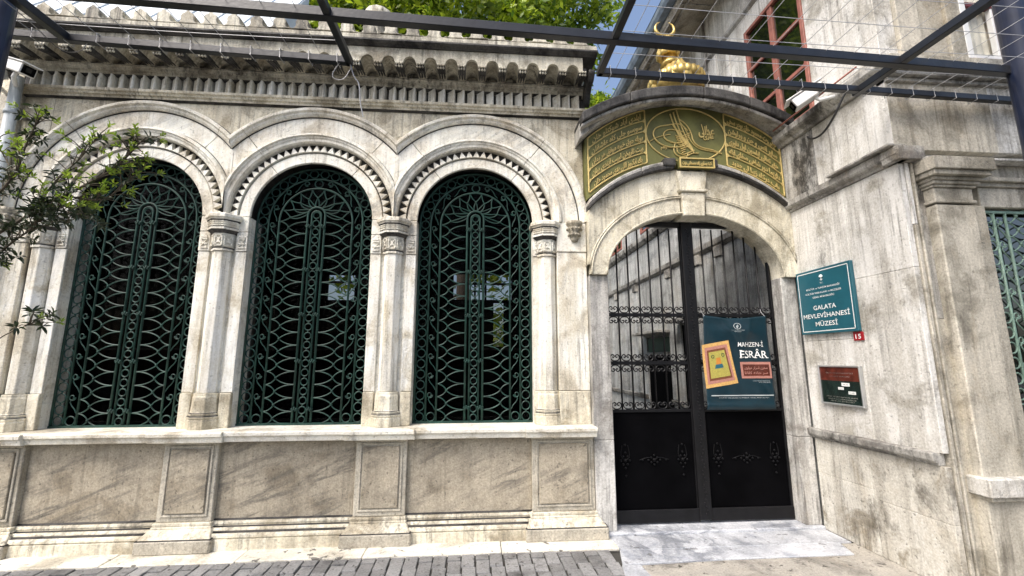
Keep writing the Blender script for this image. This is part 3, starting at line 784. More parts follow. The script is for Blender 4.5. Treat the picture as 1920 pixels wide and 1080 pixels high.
# dark room behind the wall
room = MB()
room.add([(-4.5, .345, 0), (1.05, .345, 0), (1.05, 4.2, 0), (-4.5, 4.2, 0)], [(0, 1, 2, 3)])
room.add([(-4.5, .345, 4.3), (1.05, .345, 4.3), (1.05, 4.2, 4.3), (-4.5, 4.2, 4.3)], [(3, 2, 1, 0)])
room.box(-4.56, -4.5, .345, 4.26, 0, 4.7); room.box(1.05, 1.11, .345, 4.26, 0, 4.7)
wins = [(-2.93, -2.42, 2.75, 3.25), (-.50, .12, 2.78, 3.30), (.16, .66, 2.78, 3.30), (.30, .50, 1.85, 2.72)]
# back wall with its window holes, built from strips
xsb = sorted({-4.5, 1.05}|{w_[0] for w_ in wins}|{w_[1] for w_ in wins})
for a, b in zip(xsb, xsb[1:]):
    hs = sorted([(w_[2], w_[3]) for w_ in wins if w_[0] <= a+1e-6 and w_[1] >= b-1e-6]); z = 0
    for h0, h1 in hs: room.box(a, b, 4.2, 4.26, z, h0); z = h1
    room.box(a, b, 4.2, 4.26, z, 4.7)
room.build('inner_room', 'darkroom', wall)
MB().box(XL, XRr, -.19, 4.3, 4.62, 4.70).build('roof_slab', 'cornice', wall) if False else MB().box(XL, XRr, .06, 4.3, 4.62, 4.70).build('roof_slab', 'cornice', wall)
# standing seam roof behind the parapet, left side
rf = MB().prism([(.30, 4.95), (2.0, 7.4), (2.0, 4.75), (.30, 4.705)], -6.2, -2.78, 'x').build('metal_roof', 'sheetmetal', wall)
seam = MB().prism([(.298, 4.952), (2.0, 7.402), (1.99, 7.415), (.29, 4.966)], -.005, .005, 'x').mesh('roof_seam'); seam.materials.append(M['sheetmetal'])
for i in range(9):
    o = bpy.data.objects.new('roof_seam', seam); link(o, rf, (-6.0+i*.4, 0, 0))
fn = MB().lathe([(.18, 4.70), (.18, 5.35), (.22, 5.40), (.20, 5.47), (.12, 5.52), (.11, 5.70), (.17, 5.76), (.19, 5.83), (.17, 5.92), (.10, 5.98), (.03, 6.0)], (-1.30, .62, 0), 12)
fn.build('roof_finial', 'merlon', wall)

# ================================================================== PORTAL
CX = 2.24; YP = -.12
portal = thing('gate_portal', 'arched marble portal with gilded green inscription panel and black hood over the iron gate', 'gateway', (CX, 0, 0))
ZSP = 2.45
for (a, b, s) in ((1.118, 1.31, -1), (3.16, 3.328, 1)):
    for z0, z1 in ((.03, .84), (.842, 2.448)):
        MB().box(a, b, YP+.01, .10, z0, z1).build('jamb_stone', 'jamb', portal, bevel=.006)
MB().box(1.12, 3.33, -.15, .16, 0, .03).build('threshold', 'slab', portal, bevel=.008)
AI, BI = .935, .66      # inner arch (half ellipse)
def ell(dx, a, b): return math.sqrt(max(0, 1-(dx/a)**2))*b
def big(dx, top, r): return top-(r-math.sqrt(max(r*r-dx*dx, 0)))
def lowerb(x, grow):     # inner curve grown outward by `grow`
    d = x-CX; a, b = AI+grow, BI+grow*1.05
    return ZSP+ell(d, a, b) if abs(d) < a else ZSP
XA, XB = 1.118, 3.330
def archseg(name, mat, a, b, lo, hi, y0, y1, n=26, bevel=0):
    xs_ = [a+(b-a)*i/n for i in range(n+1)]
    # refine near vertical tangents
    xs_ = sorted(set(xs_)|{CX+s*AI*math.cos(t*PI/60) for s in (-1, 1) for t in range(12) if a < CX+s*AI*math.cos(t*PI/60) < b}|{CX+s*(AI+.165)*math.cos(t*PI/60) for s in (-1, 1) for t in range(12) if a < CX+s*(AI+.165)*math.cos(t*PI/60) < b})
    return MB().band(xs_, [lo(x) for x in xs_], [hi(x) for x in xs_], y0, y1).build(name, mat, portal, bevel=bevel)
outer = lambda x: big(x-CX, 3.60, 1.55)
for a, b in ((XA, 1.66), (1.66, 2.10), (2.38, 2.82), (2.82, XB)):
    a2, b2 = a+.0015, b-.0015
    archseg('arch_stone', 'arch', a2, b2, lambda x: lowerb(x, .0), lambda x: min(lowerb(x, .165), outer(x)-.02), YP-.035, .10)
    archseg('arch_stone', 'arch', a2, b2, lambda x: min(lowerb(x, .195), outer(x)-.015), outer, YP-.03, .10)
def sweepmould(name, mat, lo_, hi_, y0, y1, xa, xb, n=60):
    xs_ = [xa+(xb-xa)*i/n for i in range(n+1)]
    return MB().band(xs_, [lo_(x) for x in xs_], [hi_(x) for x in xs_], y0, y1).build(name, mat, portal, bevel=.006)
# double bead between the two faces
def beadpath(grow, y):
    pts = []
    for i in range(61):
        a = PI*i/60; pts.append((CX-(AI+grow)*math.cos(a), y, ZSP+(BI+grow*1.05)*math.sin(a)))
    return [p for p in pts if XA < p[0] < XB]
mb = MB(); mb.tube(beadpath(.170, YP-.040), .010, 6); mb.tube(beadpath(.190, YP-.036), .010, 6); mb.build('arch_bead', 'arch', portal)
mb = MB(); mb.tube(beadpath(.012, YP-.03), .011, 6); mb.build('arch_edge_bead', 'arch', portal)
# keystone, two tiers
MB().prism([(2.125, 3.075), (2.345, 3.075), (2.365, 3.33), (2.105, 3.33)], YP-.075, .09).build('keystone', 'arch', portal, bevel=.008)
MB().prism([(2.085, 3.334), (2.385, 3.334), (2.395, 3.362), (2.075, 3.362)], YP-.10, .05).build('keystone_moulding', 'arch', portal, bevel=.006)
MB().prism([(2.10, 3.364), (2.37, 3.364), (2.40, 3.565), (2.07, 3.565)], YP-.08, .05).build('keystone_top', 'arch', portal, bevel=.008)
# dark hood following the arch
for a, b in ((XA, 1.70), (1.70, 2.05), (2.43, 2.80), (2.80, XB)):
    xs_ = [a+.001+(b-a-.002)*i/16 for i in range(17)]
    MB().band(xs_, [outer(x)+.001 for x in xs_], [outer(x)+.045 for x in xs_], YP-.085, .05).build('hood_stone', 'black_stone', portal, bevel=.01)
    MB().band(xs_, [outer(x)+.0455 for x in xs_], [outer(x)+.10 for x in xs_], YP-.06, .05).build('hood_stone', 'ledge', portal, bevel=.012)
for a, b in ((1.93, 2.06), (2.42, 2.52)):
    MB().box(a, b, YP-.10, .02, 3.61, 3.70).build('hood_block', 'black_stone', portal, bevel=.01)
# inscription panel
YQ = YP+.015
plo = lambda x: big(x-CX, 3.70, 1.62)
phi = lambda x: big(x-CX, 4.37, 1.66)
xs_ = [XA+(XB-XA)*i/40 for i in range(41)]
panel = MB().band(xs_, [plo(x) for x in xs_], [phi(x) for x in xs_], YQ, .05).build('inscription_panel', 'olive', portal)
MB().band(xs_, [outer(x)+.02 for x in xs_], [big(x-CX, 4.47, 1.9) for x in xs_], .052, .26).build('portal_backing', 'ledge', portal)
# borders and cells
gm = MB()
def base(x, z0): return z0-(1.64-math.sqrt(1.64**2-(x-CX)**2))
ROWS = [3.745+.1235*i for i in range(6)]
def curve_line(x0, x1, z0, r=.0085, y=None):
    pts = [(x0+(x1-x0)*i/10, (y or YQ)-.006, base(x0+(x1-x0)*i/10, z0)) for i in range(11)]
    gm.tube(pts, r, 6)
for (a, b) in ((1.145, 1.79), (2.69, 3.31)):
    gm = MB()
    for i, z in enumerate(ROWS):
        inn = .0 if 0 < i < 5 else .03
        curve_line(a+inn, b-inn, z, .0068 if 0 < i < 5 else .0085)
    for xe, sg in ((a, 1), (b, -1)):
        gm.tube(chaikin([(xe+sg*.03, YQ-.006, base(xe+sg*.03, ROWS[0])), (xe, YQ-.006, base(xe, ROWS[0])), (xe, YQ-.006, base(xe, ROWS[0]+.04)), (xe, YQ-.006, base(xe, ROWS[5]-.04)), (xe, YQ-.006, base(xe, ROWS[5])), (xe+sg*.03, YQ-.006, base(xe+sg*.03, ROWS[5]))], 2), .009, 6)
        # gilded webs where the cells round off
        for z in ROWS[1:5]:
            x = xe+sg*.0
            gm.add([(x, YQ-.012, base(x, z)+.030), (x+sg*.034, YQ-.012, base(x+sg*.034, z)+.002), (x+sg*.034, YQ-.012, base(x+sg*.034, z)-.002), (x, YQ-.012, base(x, z)-.030),
                    (x, YQ+.002, base(x, z)+.030), (x+sg*.034, YQ+.002, base(x+sg*.034, z)+.002), (x+sg*.034, YQ+.002, base(x+sg*.034, z)-.002), (x, YQ+.002, base(x, z)-.030)],
                   [(0, 1, 2, 3), (4, 7, 6, 5), (0, 4, 5, 1), (1, 5, 6, 2), (2, 6, 7, 3), (3, 7, 4, 0)])
    gm.build('gilt_border', 'gold', panel)
# oval
oz, ox = 4.025, 2.245
ov = MB().tube([(ox+.45*math.cos(2*PI*i/56), YQ-.006, oz+.315*math.sin(2*PI*i/56)) for i in range(56)], .008, 6, closed=True); ov.build('oval_border', 'gold', panel)
# verses
LEFT = ['ايلدى آباد شوكتلو خان', 'سوبسو جلى كاه عاشقان', 'بويله جوق خيره موفق هر زمان', 'بيت تاريخن لبيب ايتدى بيان', 'بك ايكيوز اللى يدى محمود خان']
RIGHT = ['حضرت محمود خان بودر سخى', 'ساير انس و جن و وراوشن', 'حق تعالى ايلسون اول داورى', 'دائما دور شاهى صفاى ايله', 'باب دركاه زيبا لى جديد']
def on_arc(z0):
    return lambda u, v, d: (u, YQ-.001-d, base(u, z0+v))
for words, (a, b) in ((LEFT, (1.175, 1.765)), (RIGHT, (2.715, 3.285))):
    for i, wd in enumerate(words):
        tm = MB(); zc = ROWS[4-i]+.060
        lettering(tm, shape(wd), on_arc(zc), .062, width=(b-a)*random.uniform(.90, .97), cx=(a+b)/2, cy=0, extrude=.010, offset=.016, res=2)
        tm.build('verse_line', 'gold', panel)
# tughra traced as raised strokes
def T(zx, zy):   # zoomed sketch units to panel plane
    return (ox+(zx-525)/2.571/806.6*4.2*1.0*1.17, YQ-.008, oz-(zy-660)/2.571/806.6*4.2*1.27)
tg = MB()
def stroke(pts, r0=.006, r1=None, it=2):
    P = chaikin([T(*p) for p in pts], it); n = len(P); r1 = r1 or r0
    tg.tube(P, [1.3*max(.0022, r0+(r1-r0)*i/(n-1)) for i in range(n)], 5)
for dx, top in ((0, 566), (15, 558), (31, 546)):
    stroke([(455+dx, top), (462+dx, top+30), (480+dx, 640), (512+dx, 715)], .0065, .004)
stroke([(535, 640), (500, 606), (440, 618), (385, 628), (364, 660), (385, 700), (440, 722), (500, 716), (530, 700)], .0045, .0075)
stroke([(520, 650), (490, 640), (440, 636), (412, 660), (430, 690), (480, 702), (510, 690)], .004, .0065)
stroke([(350, 697), (375, 680), (412, 668), (450, 660)], .003, .004)
stroke([(492, 585), (530, 610), (552, 650), (556, 690), (590, 716), (640, 722), (688, 740)], .0045, .0065)
stroke([(500, 600), (528, 640), (545, 690), (580, 722), (640, 730), (688, 740)], .004, .004)
stroke([(470, 700), (458, 735), (480, 762), (520, 758), (548, 742), (578, 742)], .004, .006)
stroke([(478, 712), (476, 740), (500, 752), (530, 742), (560, 728)], .004, .005)
for k in range(9):
    stroke([(462+k*7, 612+k*9), (480+k*7, 640+k*7), (500+k*6, 668+k*6), (516+k*5, 700+k*5)], .0052, .0060)
for k in range(9):
    stroke([(548-k*4, 648+k*11), (520-k*2, 660+k*10), (492+k*1, 672+k*9), (474+k*3, 664+k*10)], .0044, .0058)
stroke([(515, 772), (522, 758), (530, 740)], .003, .004)
tg.build('tughra', 'gold', panel)
# small word beside the tughra and signature beneath it
sm = MB()
lettering(sm, shape('عدلى'), lambda u, v, d: (u, YQ-.001-d, v), .10, width=.18, cx=2.48, cy=4.085, extrude=.010, offset=.02)
sm.build('small_word', 'gold', panel); sm = MB()
lettering(sm, shape('غازى'), lambda u, v, d: (u, YQ-.001-d, v), .055, width=.12, cx=2.50, cy=4.02, extrude=.010, offset=.012)
sm.build('small_word', 'gold', panel); sm = MB()
lettering(sm, shape('راقم'.replace('ا', 'ا')), lambda u, v, d: (u, YQ-.001-d, v), .035, width=.065, cx=1.985, cy=3.875, extrude=.008, offset=.01)
sm.tube([(2.43, YQ-.006, 4.16), (2.445, YQ-.006, 4.09), (2.455, YQ-.006, 4.03)], .005, 5); sm.tube([(2.485, YQ-.006, 4.15), (2.49, YQ-.006, 4.07)], .0045, 5)
sm.build('small_word', 'gold', panel)
# signature tablet over the keystone
tab = MB().box(2.09, 2.46, YP-.115, YP-.055, 3.590, 3.685).build('tablet', 'olive', portal, bevel=.004)
tb = MB()
for (a, b, c_, d) in ((2.085, 2.465, 3.583, 3.595), (2.085, 2.465, 3.680, 3.692), (2.085, 2.097, 3.595, 3.680), (2.453, 2.465, 3.595, 3.680)): tb.box(a, b, YP-.130, YP-.114, c_, d)
tb.build('tablet_border', 'gold', tab)
tb = MB(); lettering(tb, shape('كتبه يسارى زاده مصطفى عزت'), lambda u, v, d: (u, YP-.116-d, v), .042, width=.32, cx=2.275, cy=3.640, extrude=.008, offset=.012, res=2); tb.build('tablet_lettering', 'gold', tab)
# eave
etop = lambda x, t: big(x-CX+.02, t, 2.15)
xa, xb = 1.03, 3.325
xs_ = [xa+(xb-xa)*i/40 for i in range(41)]
MB().band(xs_, [big(x-CX, 4.372, 1.70) for x in xs_], [etop(x, 4.405) for x in xs_], -.235, .10).build('eave_moulding', 'ledge', portal, bevel=.012)
for a, b in ((xa, 1.55), (1.55, 2.35), (2.35, 2.85), (2.85, xb)):
    x2 = [a+.001+(b-a-.002)*i/14 for i in range(15)]
    MB().band(x2, [etop(x, 4.345) for x in x2], [etop(x, 4.455) for x in x2], -.36, -.237).build('eave_stone', 'black_stone', portal, bevel=.014, bseg=2)
    MB().band(x2, [etop(x, 4.407) for x in x2], [etop(x, 4.457) for x in x2], -.235, .30).build('eave_top', 'black_stone', portal, bevel=.008)
    MB().band([x for x in x2], [etop(x, 4.305) for x in x2], [etop(x, 4.343) for x in x2], -.325, -.2365).build('eave_soffit_stone', 'ledge', portal, bevel=.008)
# gilded finial: ribbed dome, tulip collar, crescent
fx, fy = 2.27, .06
fin = MB().lathe([(.27, 4.62), (.27, 4.74), (.26, 4.79), (.215, 4.82), (.205, 4.84), (.175, 4.88), (.14, 4.93), (.105, 4.985), (.09, 5.03)], (fx-.01, fy, 0), 144, ribs=12, ribamp=.13).build('finial_dome', 'gold2', portal)
MB().lathe([(.275, 4.70), (.30, 4.72), (.308, 4.76), (.30, 4.80), (.275, 4.815)], (fx-.01, fy, 0), 168, ribs=28, ribamp=.05).build('finial_collar', 'gold2', portal)
nx = fx-.085
MB().lathe([(.115, 4.985), (.088, 5.03), (.072, 5.07), (.070, 5.09), (.085, 5.11)], (nx+.02, fy, 0), 20).build('finial_neck', 'gold2', fin)
MB().lathe([(.060, 5.11), (.095, 5.085), (.112, 5.10), (.116, 5.15), (.095, 5.205), (.07, 5.24), (.045, 5.27), (.062, 5.29), (.045, 5.31), (.03, 5.37)], (nx, fy, 0), 40, ribs=10, ribamp=.18).build('finial_tulip', 'gold2', fin)
cr = MB(); n = 30; cxp, czp = nx-.015, 5.475
pts = []; rr = []
for i in range(n+1):
    a = R(118)+R(304)*i/n
    pts.append((cxp+.115*math.cos(a), fy, czp+.10*math.sin(a))); rr.append(.004+.020*math.sin(PI*i/n)**.8)
cr.tube(pts, rr, 8); cr.build('crescent', 'gold2', fin)

# ================================================================== IRON GATE LEAVES
YL = .05
hscroll = MB()
def volute(s, up_):
    pts = []
    for i in range(15):
        t = i/14; a = PI*(.5)+t*PI*1.9; r = .0115+.030*(t) if False else None
    # C from bar round to the centre, ending in an inward curl
    P = [(0, 0, -.0), (s*.030, 0, up_*.004), (s*.046, 0, up_*.026), (s*.044, 0, up_*.052), (s*.026, 0, up_*.066), (s*.008, 0, up_*.058), (s*.006, 0, up_*.040), (s*.018, 0, up_*.034), (s*.025, 0, up_*.044)]
    return chaikin(P, 2)
hs_up = MB(); hs_up.tube(volute(-1, 1), .0062, 5); hs_up.tube(volute(1, 1), .0062, 5)
me_up = mk(hs_up, 'scroll', 'iron')
hs_dn = MB(); hs_dn.tube(volute(-1, -1), .0062, 5); hs_dn.tube(volute(1, -1), .0062, 5)
me_dn = mk(hs_dn, 'scroll', 'iron')
bar_me = mk(MB().tube([(0, 0, 1.09), (0, 0, 3.00)], .0095, 6), 'bar', 'iron')
def gate_leaf(x0, x1, label):
    t = thing('gate_leaf', label, 'gate', (x0, YL, .035), 'leaves of the black iron gate')
    fm = MB()
    fm.box(x0, x0+.022, YL-.022, YL+.022, .05, 3.08); fm.box(x1-.022, x1, YL-.022, YL+.022, .05, 3.08)
    fm.box(x0, x1, YL-.024, YL+.024, 3.02, 3.075)
    fm.build('frame', 'iron', t, bevel=.003)
    sh = MB().box(x0+.022, x1-.022, YL-.004, YL+.006, .05, 1.09).build('sheet_panel', 'iron_matt', t)
    MB().box(x0+.0, x1-.0, YL-.030, YL-.012, .045, .165).build('kick_rail', 'iron', t, bevel=.006)
    for z, hgt in ((2.065, .022), (1.57, .022), (1.095, .018)):
        MB().box(x0, x1, YL-.018, YL+.012, z-hgt, z+hgt*.6).build('rail', 'iron', t, bevel=.003)
    n = 7; p = (x1-x0-.03)/n
    for i in range(n+1):
        o = bpy.data.objects.new('bar', bar_me); link(o, t, (x0+.015+p*i, YL, 0))
    for i in range(n):
        xc = x0+.015+p*(i+.5)
        for z, up_ in ((2.082, 1), (2.040, -1), (1.587, 1), (1.545, -1), (1.110, 1)):
            o = bpy.data.objects.new('scroll', me_up if up_ > 0 else me_dn); link(o, t, (xc, YL-.004, z)); o.scale = (p/.115, 1, 1)
    # cast clusters on the sheet
    for q, (fx_, wide) in enumerate(((.16, 0), (.50, 1), (.84, 0))):
        rs = MB(); xc = x0+(x1-x0)*fx_; zc = .62
        for i in range(-4, 5):
            for j in range(-4, 5):
                u, v = (i*.030, j*.022) if wide else (i*.022, j*.036)
                if abs(i)/4+abs(j)/(2.4 if wide else 4.2)+(0 if wide else abs(i)*.25) <= 1.01 and (i+j) % 2 == 0:
                    rs.ball((xc+u, YL-.010, zc+v), .012 if (i, j) != (0, 0) else .019, 7, 5)
        for i in (-1, 1):
            rs.tube(chaikin([(xc, YL-.008, zc), (xc+i*.05, YL-.010, zc+.03), (xc+i*(.15 if wide else .03), YL-.008, zc+(0 if wide else .14))], 2), .005, 5)
        rs.build('rosette', 'iron_dark', sh)
    return t
lg = gate_leaf(1.325, 2.185, 'left leaf of the black iron gate, bars and scrolls clear of any banner')
rg = gate_leaf(2.275, 3.155, 'right leaf of the black iron gate, carrying the teal exhibition banner')
# closing bar with a beaded astragal, fixed to the right leaf
MB().box(2.172, 2.298, YL-.045, YL-.020, .06, 3.07).build('closing_bar', 'iron', rg, bevel=.008)
bm_ = MB()
for i in range(88):
    bm_.ball((2.235+.012*math.sin(i*1.5), YL-.048, .12+i*.033), .009, 5, 3)
o = bm_.build('beaded_strip', 'iron', rg); o['kind'] = 'stuff'
# opening surround behind the arch
MB().box(1.14, 3.32, .101, .16, 3.12, 3.56).build('arch_lintel', 'black_stone', portal)

# ================================================================== BANNER
def bwave(u, v):
    """sag and creases of the vinyl; u 0..1 left to right, v 0..1 bottom to top"""
    sag = .018*math.sin(PI*u)*math.exp(-((v-.83)/.10)**2)
    d = .006*math.sin(9*(u-.6*v)+1)*(v)+.004*math.sin(22*(u*.7+v*.5))+.004*math.sin(7*v)
    d += .010*math.exp(-((u-.25-(1-v)*.9)/.045)**2)+.007*math.exp(-((u-.75+(1-v)*.4)/.05)**2)*(v > .55)
    d += .010*math.exp(-((v-.045)/.02)**2)
    return .022+sag+d
BU0, BU1, BZ0, BZ1 = 2.325, 3.015, 1.10, 2.055
def bmap(off):
    def f(u, v, d=0):
        U = (u-BU0)/(BU1-BU0); V = (v-BZ0)/(BZ1-BZ0)
        xoff = -.028*(1-V)*(1-U)+.012*(1-V)*U
        zoff = -.030*math.sin(PI*max(0, min(1, U)))*max(0, V-.8)/.2
        return (u+xoff, YL-.062-bwave(U, V)*1.0-off-d, v+zoff)
    return f
ban = thing('banner', 'teal vinyl exhibition banner with white lettering tied to the right gate leaf', 'banner', (2.67, YL-.06, 1.10))
nU, nV = 36, 48; mb = MB(); f = bmap(0)
mb.add([f(BU0+(BU1-BU0)*i/nU, BZ0+(BZ1-BZ0)*j/nV) for j in range(nV+1) for i in range(nU+1)],
       [(j*(nU+1)+i, j*(nU+1)+i+1, (j+1)*(nU+1)+i+1, (j+1)*(nU+1)+i) for j in range(nV) for i in range(nU)], smooth=True)
sheet = mb.build('vinyl_sheet', 'banner', ban)
so_ = sheet.modifiers.new('solid', 'SOLIDIFY'); so_.thickness = .0015; so_.offset = 1
def patch(mb, quad, off, n=10):
    """four corners (u,v) bottom-left, bottom-right, top-right, top-left laid on the vinyl"""
    f = bmap(off); a, b, c_, d = [Vector(q) for q in quad]
    vs = []
    for j in range(n+1):
        for i in range(n+1):
            p = (a*(1-i/n)+b*(i/n))*(1-j/n)+(d*(1-i/n)+c_*(i/n))*(j/n); vs.append(f(p.x, p.y))
    mb.add(vs, [(j*(n+1)+i, j*(n+1)+i+1, (j+1)*(n+1)+i+1, (j+1)*(n+1)+i) for j in range(n) for i in range(n)], smooth=True)
def bprint(name, mat, quad, off): mb = MB(); patch(mb, quad, off); return mb.build(name, mat, ban)
def P_(px, py): p = aty(px, py, YL-.09); return (p.x, p.z)
Q = [P_(1328, 729), P_(1386, 718), P_(1366, 638), P_(1318, 647)]
def shrink(Q_, k):
    c_ = sum((Vector(q) for q in Q_), Vector((0, 0)))/4; return [tuple(c_+(Vector(q)-c_)*k) for q in Q_]
pf = bprint('printed_frame', 'tan', Q, .003)
bprint('printed_mat', 'rose', shrink(Q, .84), .0042); bprint('printed_border', 'brown', shrink(Q, .70), .0054)
bprint('printed_field', 'mustard', shrink(Q, .60), .0066)
cq = sum((Vector(q) for q in Q), Vector((0, 0)))/4
ax_ = (Vector(Q[1])-Vector(Q[0])).normalized(); ay_ = (Vector(Q[3])-Vector(Q[0])).normalized()
def loc2(u, v): return tuple(cq+ax_*u+ay_*v)
bprint('printed_cap', 'orange', [loc2(-.028, 0), loc2(.028, 0), loc2(.022, .065), loc2(-.022, .065)], .0078)
bprint('printed_band', 'teal', [loc2(-.045, -.040), loc2(.045, -.040), loc2(.035, .0), loc2(-.035, .0)], .0078)
bprint('printed_base', 'mustard', [loc2(-.05, -.075), loc2(.05, -.075), loc2(.05, -.044), loc2(-.05, -.044)], .0085)
for s in (-1, 1):
    f = bmap(.0085); MB().tube([f(*loc2(s*.055+.014*math.cos(2*PI*i/12), .085+.016*math.sin(2*PI*i/12))) for i in range(12)], .0028, 4, closed=True).build('printed_roundel', 'darkgreen', ban)
Q2 = [(2.695, 1.41), (3.005, 1.41), (3.00, 1.575), (2.685, 1.575)]
bprint('printed_strip', 'rose', Q2, .003); bprint('printed_strip_field', 'notice_red', [(2.715, 1.435), (2.985, 1.435), (2.982, 1.55), (2.708, 1.55)], .0045)
tm = MB()
for s_, zc in (('بسم الله الرحمن الرحيم'.replace('بسم الله الرحمن الرحيم', 'مخزن اسرار مولوى'), 1.517), ('سر خانه كلاتا', 1.467)):
    lettering(tm, shape(s_), bmap(.006), .026, width=.24, cx=2.845, cy=zc, offset=.01, res=2)
tm.build('strip_lettering', 'rose', ban)
tm = MB()
lettering(tm, 'MAHZEN-İ', bmap(.004), .047, width=.275, cx=2.81, cy=1.755, offset=.004)
tm.build('title_lettering', 'print_white', ban); tm = MB()
lettering(tm, 'ESRÂR', bmap(.004), .075, width=.285, cx=2.835, cy=1.655, offset=.006)
# little serifs
for (u, v) in ((2.70, 1.617), (2.70, 1.692), (2.755, 1.617), (2.86, 1.617), (2.93, 1.617), (2.975, 1.617)):
    patch(tm, [(u-.014, v-.003), (u+.014, v-.003), (u+.014, v+.003), (u-.014, v+.003)], .004, 2)
tm.build('title_lettering', 'print_white', ban)
tm = MB()
for s_, u, v, hgt, wd in (('T.C. KÜLTÜR VE TURİZM', 2.68, 1.905, .011, .14), ('BAKANLIĞI', 2.68, 1.888, .011, .07), ('GALATA MEVLEVİHANESİ MÜZESİ', 2.89, 1.385, .010, .18), ('MÜZE ÖZEL SERGİSİ', 2.92, 1.37, .010, .12),
                          ('KÜLTÜR VARLIKLARI VE MÜZELER GENEL MÜDÜRLÜĞÜ', 2.70, 1.218, .011, .50)):
    lettering(tm, s_, bmap(.004), hgt, width=wd, cx=u, cy=v, res=1)
    tm.build('small_lettering', 'pipe', ban); tm = MB()
patch(tm, [(2.37, 1.236), (3.00, 1.236), (3.00, 1.246), (2.37, 1.246)], .0045, 10)
tm.build('printed_rule', 'pipe', ban)
tm = MB(); f = bmap(.004)
tm.tube([f(2.68+.036*math.cos(2*PI*i/20), 1.955+.036*math.sin(2*PI*i/20)) for i in range(20)], .003, 4, closed=True)
tm.tube([f(2.68, 1.93), f(2.67, 1.95), f(2.685, 1.97), f(2.69, 1.955), f(2.675, 1.94)], .005, 4)
tm.build('emblem', 'pipe', ban)
tm = MB()
for u in (2.34, 3.00): tm.tube([bmap(.002)(u, 2.05), (u+.002, YL-.03, 2.09), (u, YL-.02, 2.13)], .003, 5)
tm.build('tie', 'wire', ban)

# ================================================================== CORNER BUILDING (right)
XW = 3.33; YC = -1.34
bld = thing('corner_building', 'tall stained stone building on the right with red framed windows and deep eave', 'building', (5, 2, 0))
MB().box(XW+.05, 9, YC+.08, 14, 0, 6.62).build('building_core', 'court', bld)
def xslab(name, mat, y0, y1, z0, z1, x=XW, t=.05, bevel=.004): return MB().box(x, XW+.05, y0+.0008, y1-.0008, z0+.0008, z1-.0008).build(name, mat, bld, bevel=bevel)
# return wall, lower slabs
for (y0, y1, z0, z1, mt) in ((YC+.0, -.72, 0, .45, 'ret_low'), (-.72, -.125, 0, .52, 'ret_low'), (YC, -.72, .45, .84, 'ret_low'), (-.72, -.125, .52, .84, 'ret_low'),
                             (-.80, -.125, .93, 1.78, 'ret'), (YC, -.80, .93, 2.30, 'ret'), (-.80, -.125, 1.78, 3.15, 'ret'), (YC, -.80, 2.30, 3.15, 'ret'),
                             (YC, -.55, 3.27, 3.90, 'ret'), (-.55, .9, 3.27, 3.90, 'ret_dirty')):
    xslab('wall_slab', mt, y0, y1, z0, z1)
def xledge(name, mat, y0, y1, prof): return MB().prism([(XW+.04-d if d > 0 else XW+.04, z) for d, z in prof], y0, y1, 'y').build(name, mat, bld, bevel=.003)
xledge('low_ledge', 'ledge', YC+.03, -.10, [(0, .842), (.055, .842), (.06, .858), (.085, .866), (.095, .88), (.095, .925), (.08, .934), (0, .936)])
for y0, y1 in ((YC-.06, -.75), (-.75, -.12)):
    xledge('mid_ledge', 'ledge', y0, y1, [(0, 3.152), (.055, 3.152), (.06, 3.175), (.095, 3.19), (.105, 3.205), (.105, 3.262), (0, 3.268)])
for y0, y1 in ((YC-.08, -.66), (-.66, .9)):
    xledge('upper_ledge', 'ledge', y0, y1, [(0, 3.902), (.07, 3.902), (.08, 3.93), (.12, 3.955), (.135, 3.975), (.135, 4.035), (.11, 4.045), (0, 4.05)])
MB().box(XW-.11, XW+.04, YC-.05, -.76, 3.269, 3.29).build('ledge_cap', 'ledge', bld, bevel=.004)
# upper side wall (front part and the long run over the courtyard)
W1 = (-.62, .30, 4.06, 5.68)
def wallrun(y0, y1, z0, z1, holes, mat):
    ys = sorted({y0, y1}|{h[0] for h in holes}|{h[1] for h in holes})
    for a, b in zip(ys, ys[1:]):
        hs = sorted((h[2], h[3]) for h in holes if h[0] <= a+1e-6 and h[1] >= b-1e-6); z = z0
        for h0, h1 in hs:
            if h0 > z: xslab('wall_slab', mat, a, b, z, h0)
            z = h1
        if z < z1: xslab('wall_slab', mat, a, b, z, z1)
wins2 = [W1, (3.25, 4.05, 4.15, 5.5), (5.2, 6.0, 4.15, 5.5)]
wallrun(YC, 2.1, 4.051, 5.88, [W1], 'ret'); wallrun(2.1, 14, 4.051, 5.88, wins2[1:], 'court')
wallrun(YC, 14, 5.88, 6.62, [], 'ret')
xledge('string_course', 'ledge', YC, 14, [(0, 5.87), (.03, 5.87), (.04, 5.90), (.07, 5.93), (.07, 5.985), (0, 6.0)])
for y in (.62, .92, 1.9): MB().box(XW-.022, XW+.001, y, y+.055, 4.06, 5.868).build('wall_strip', 'ret', bld, bevel=.003)
MB().tube([(XW-.03, 1.15, 4.1), (XW-.03, 1.15, 6.6)], .018, 8).build('thin_pipe', 'ledge', bld)
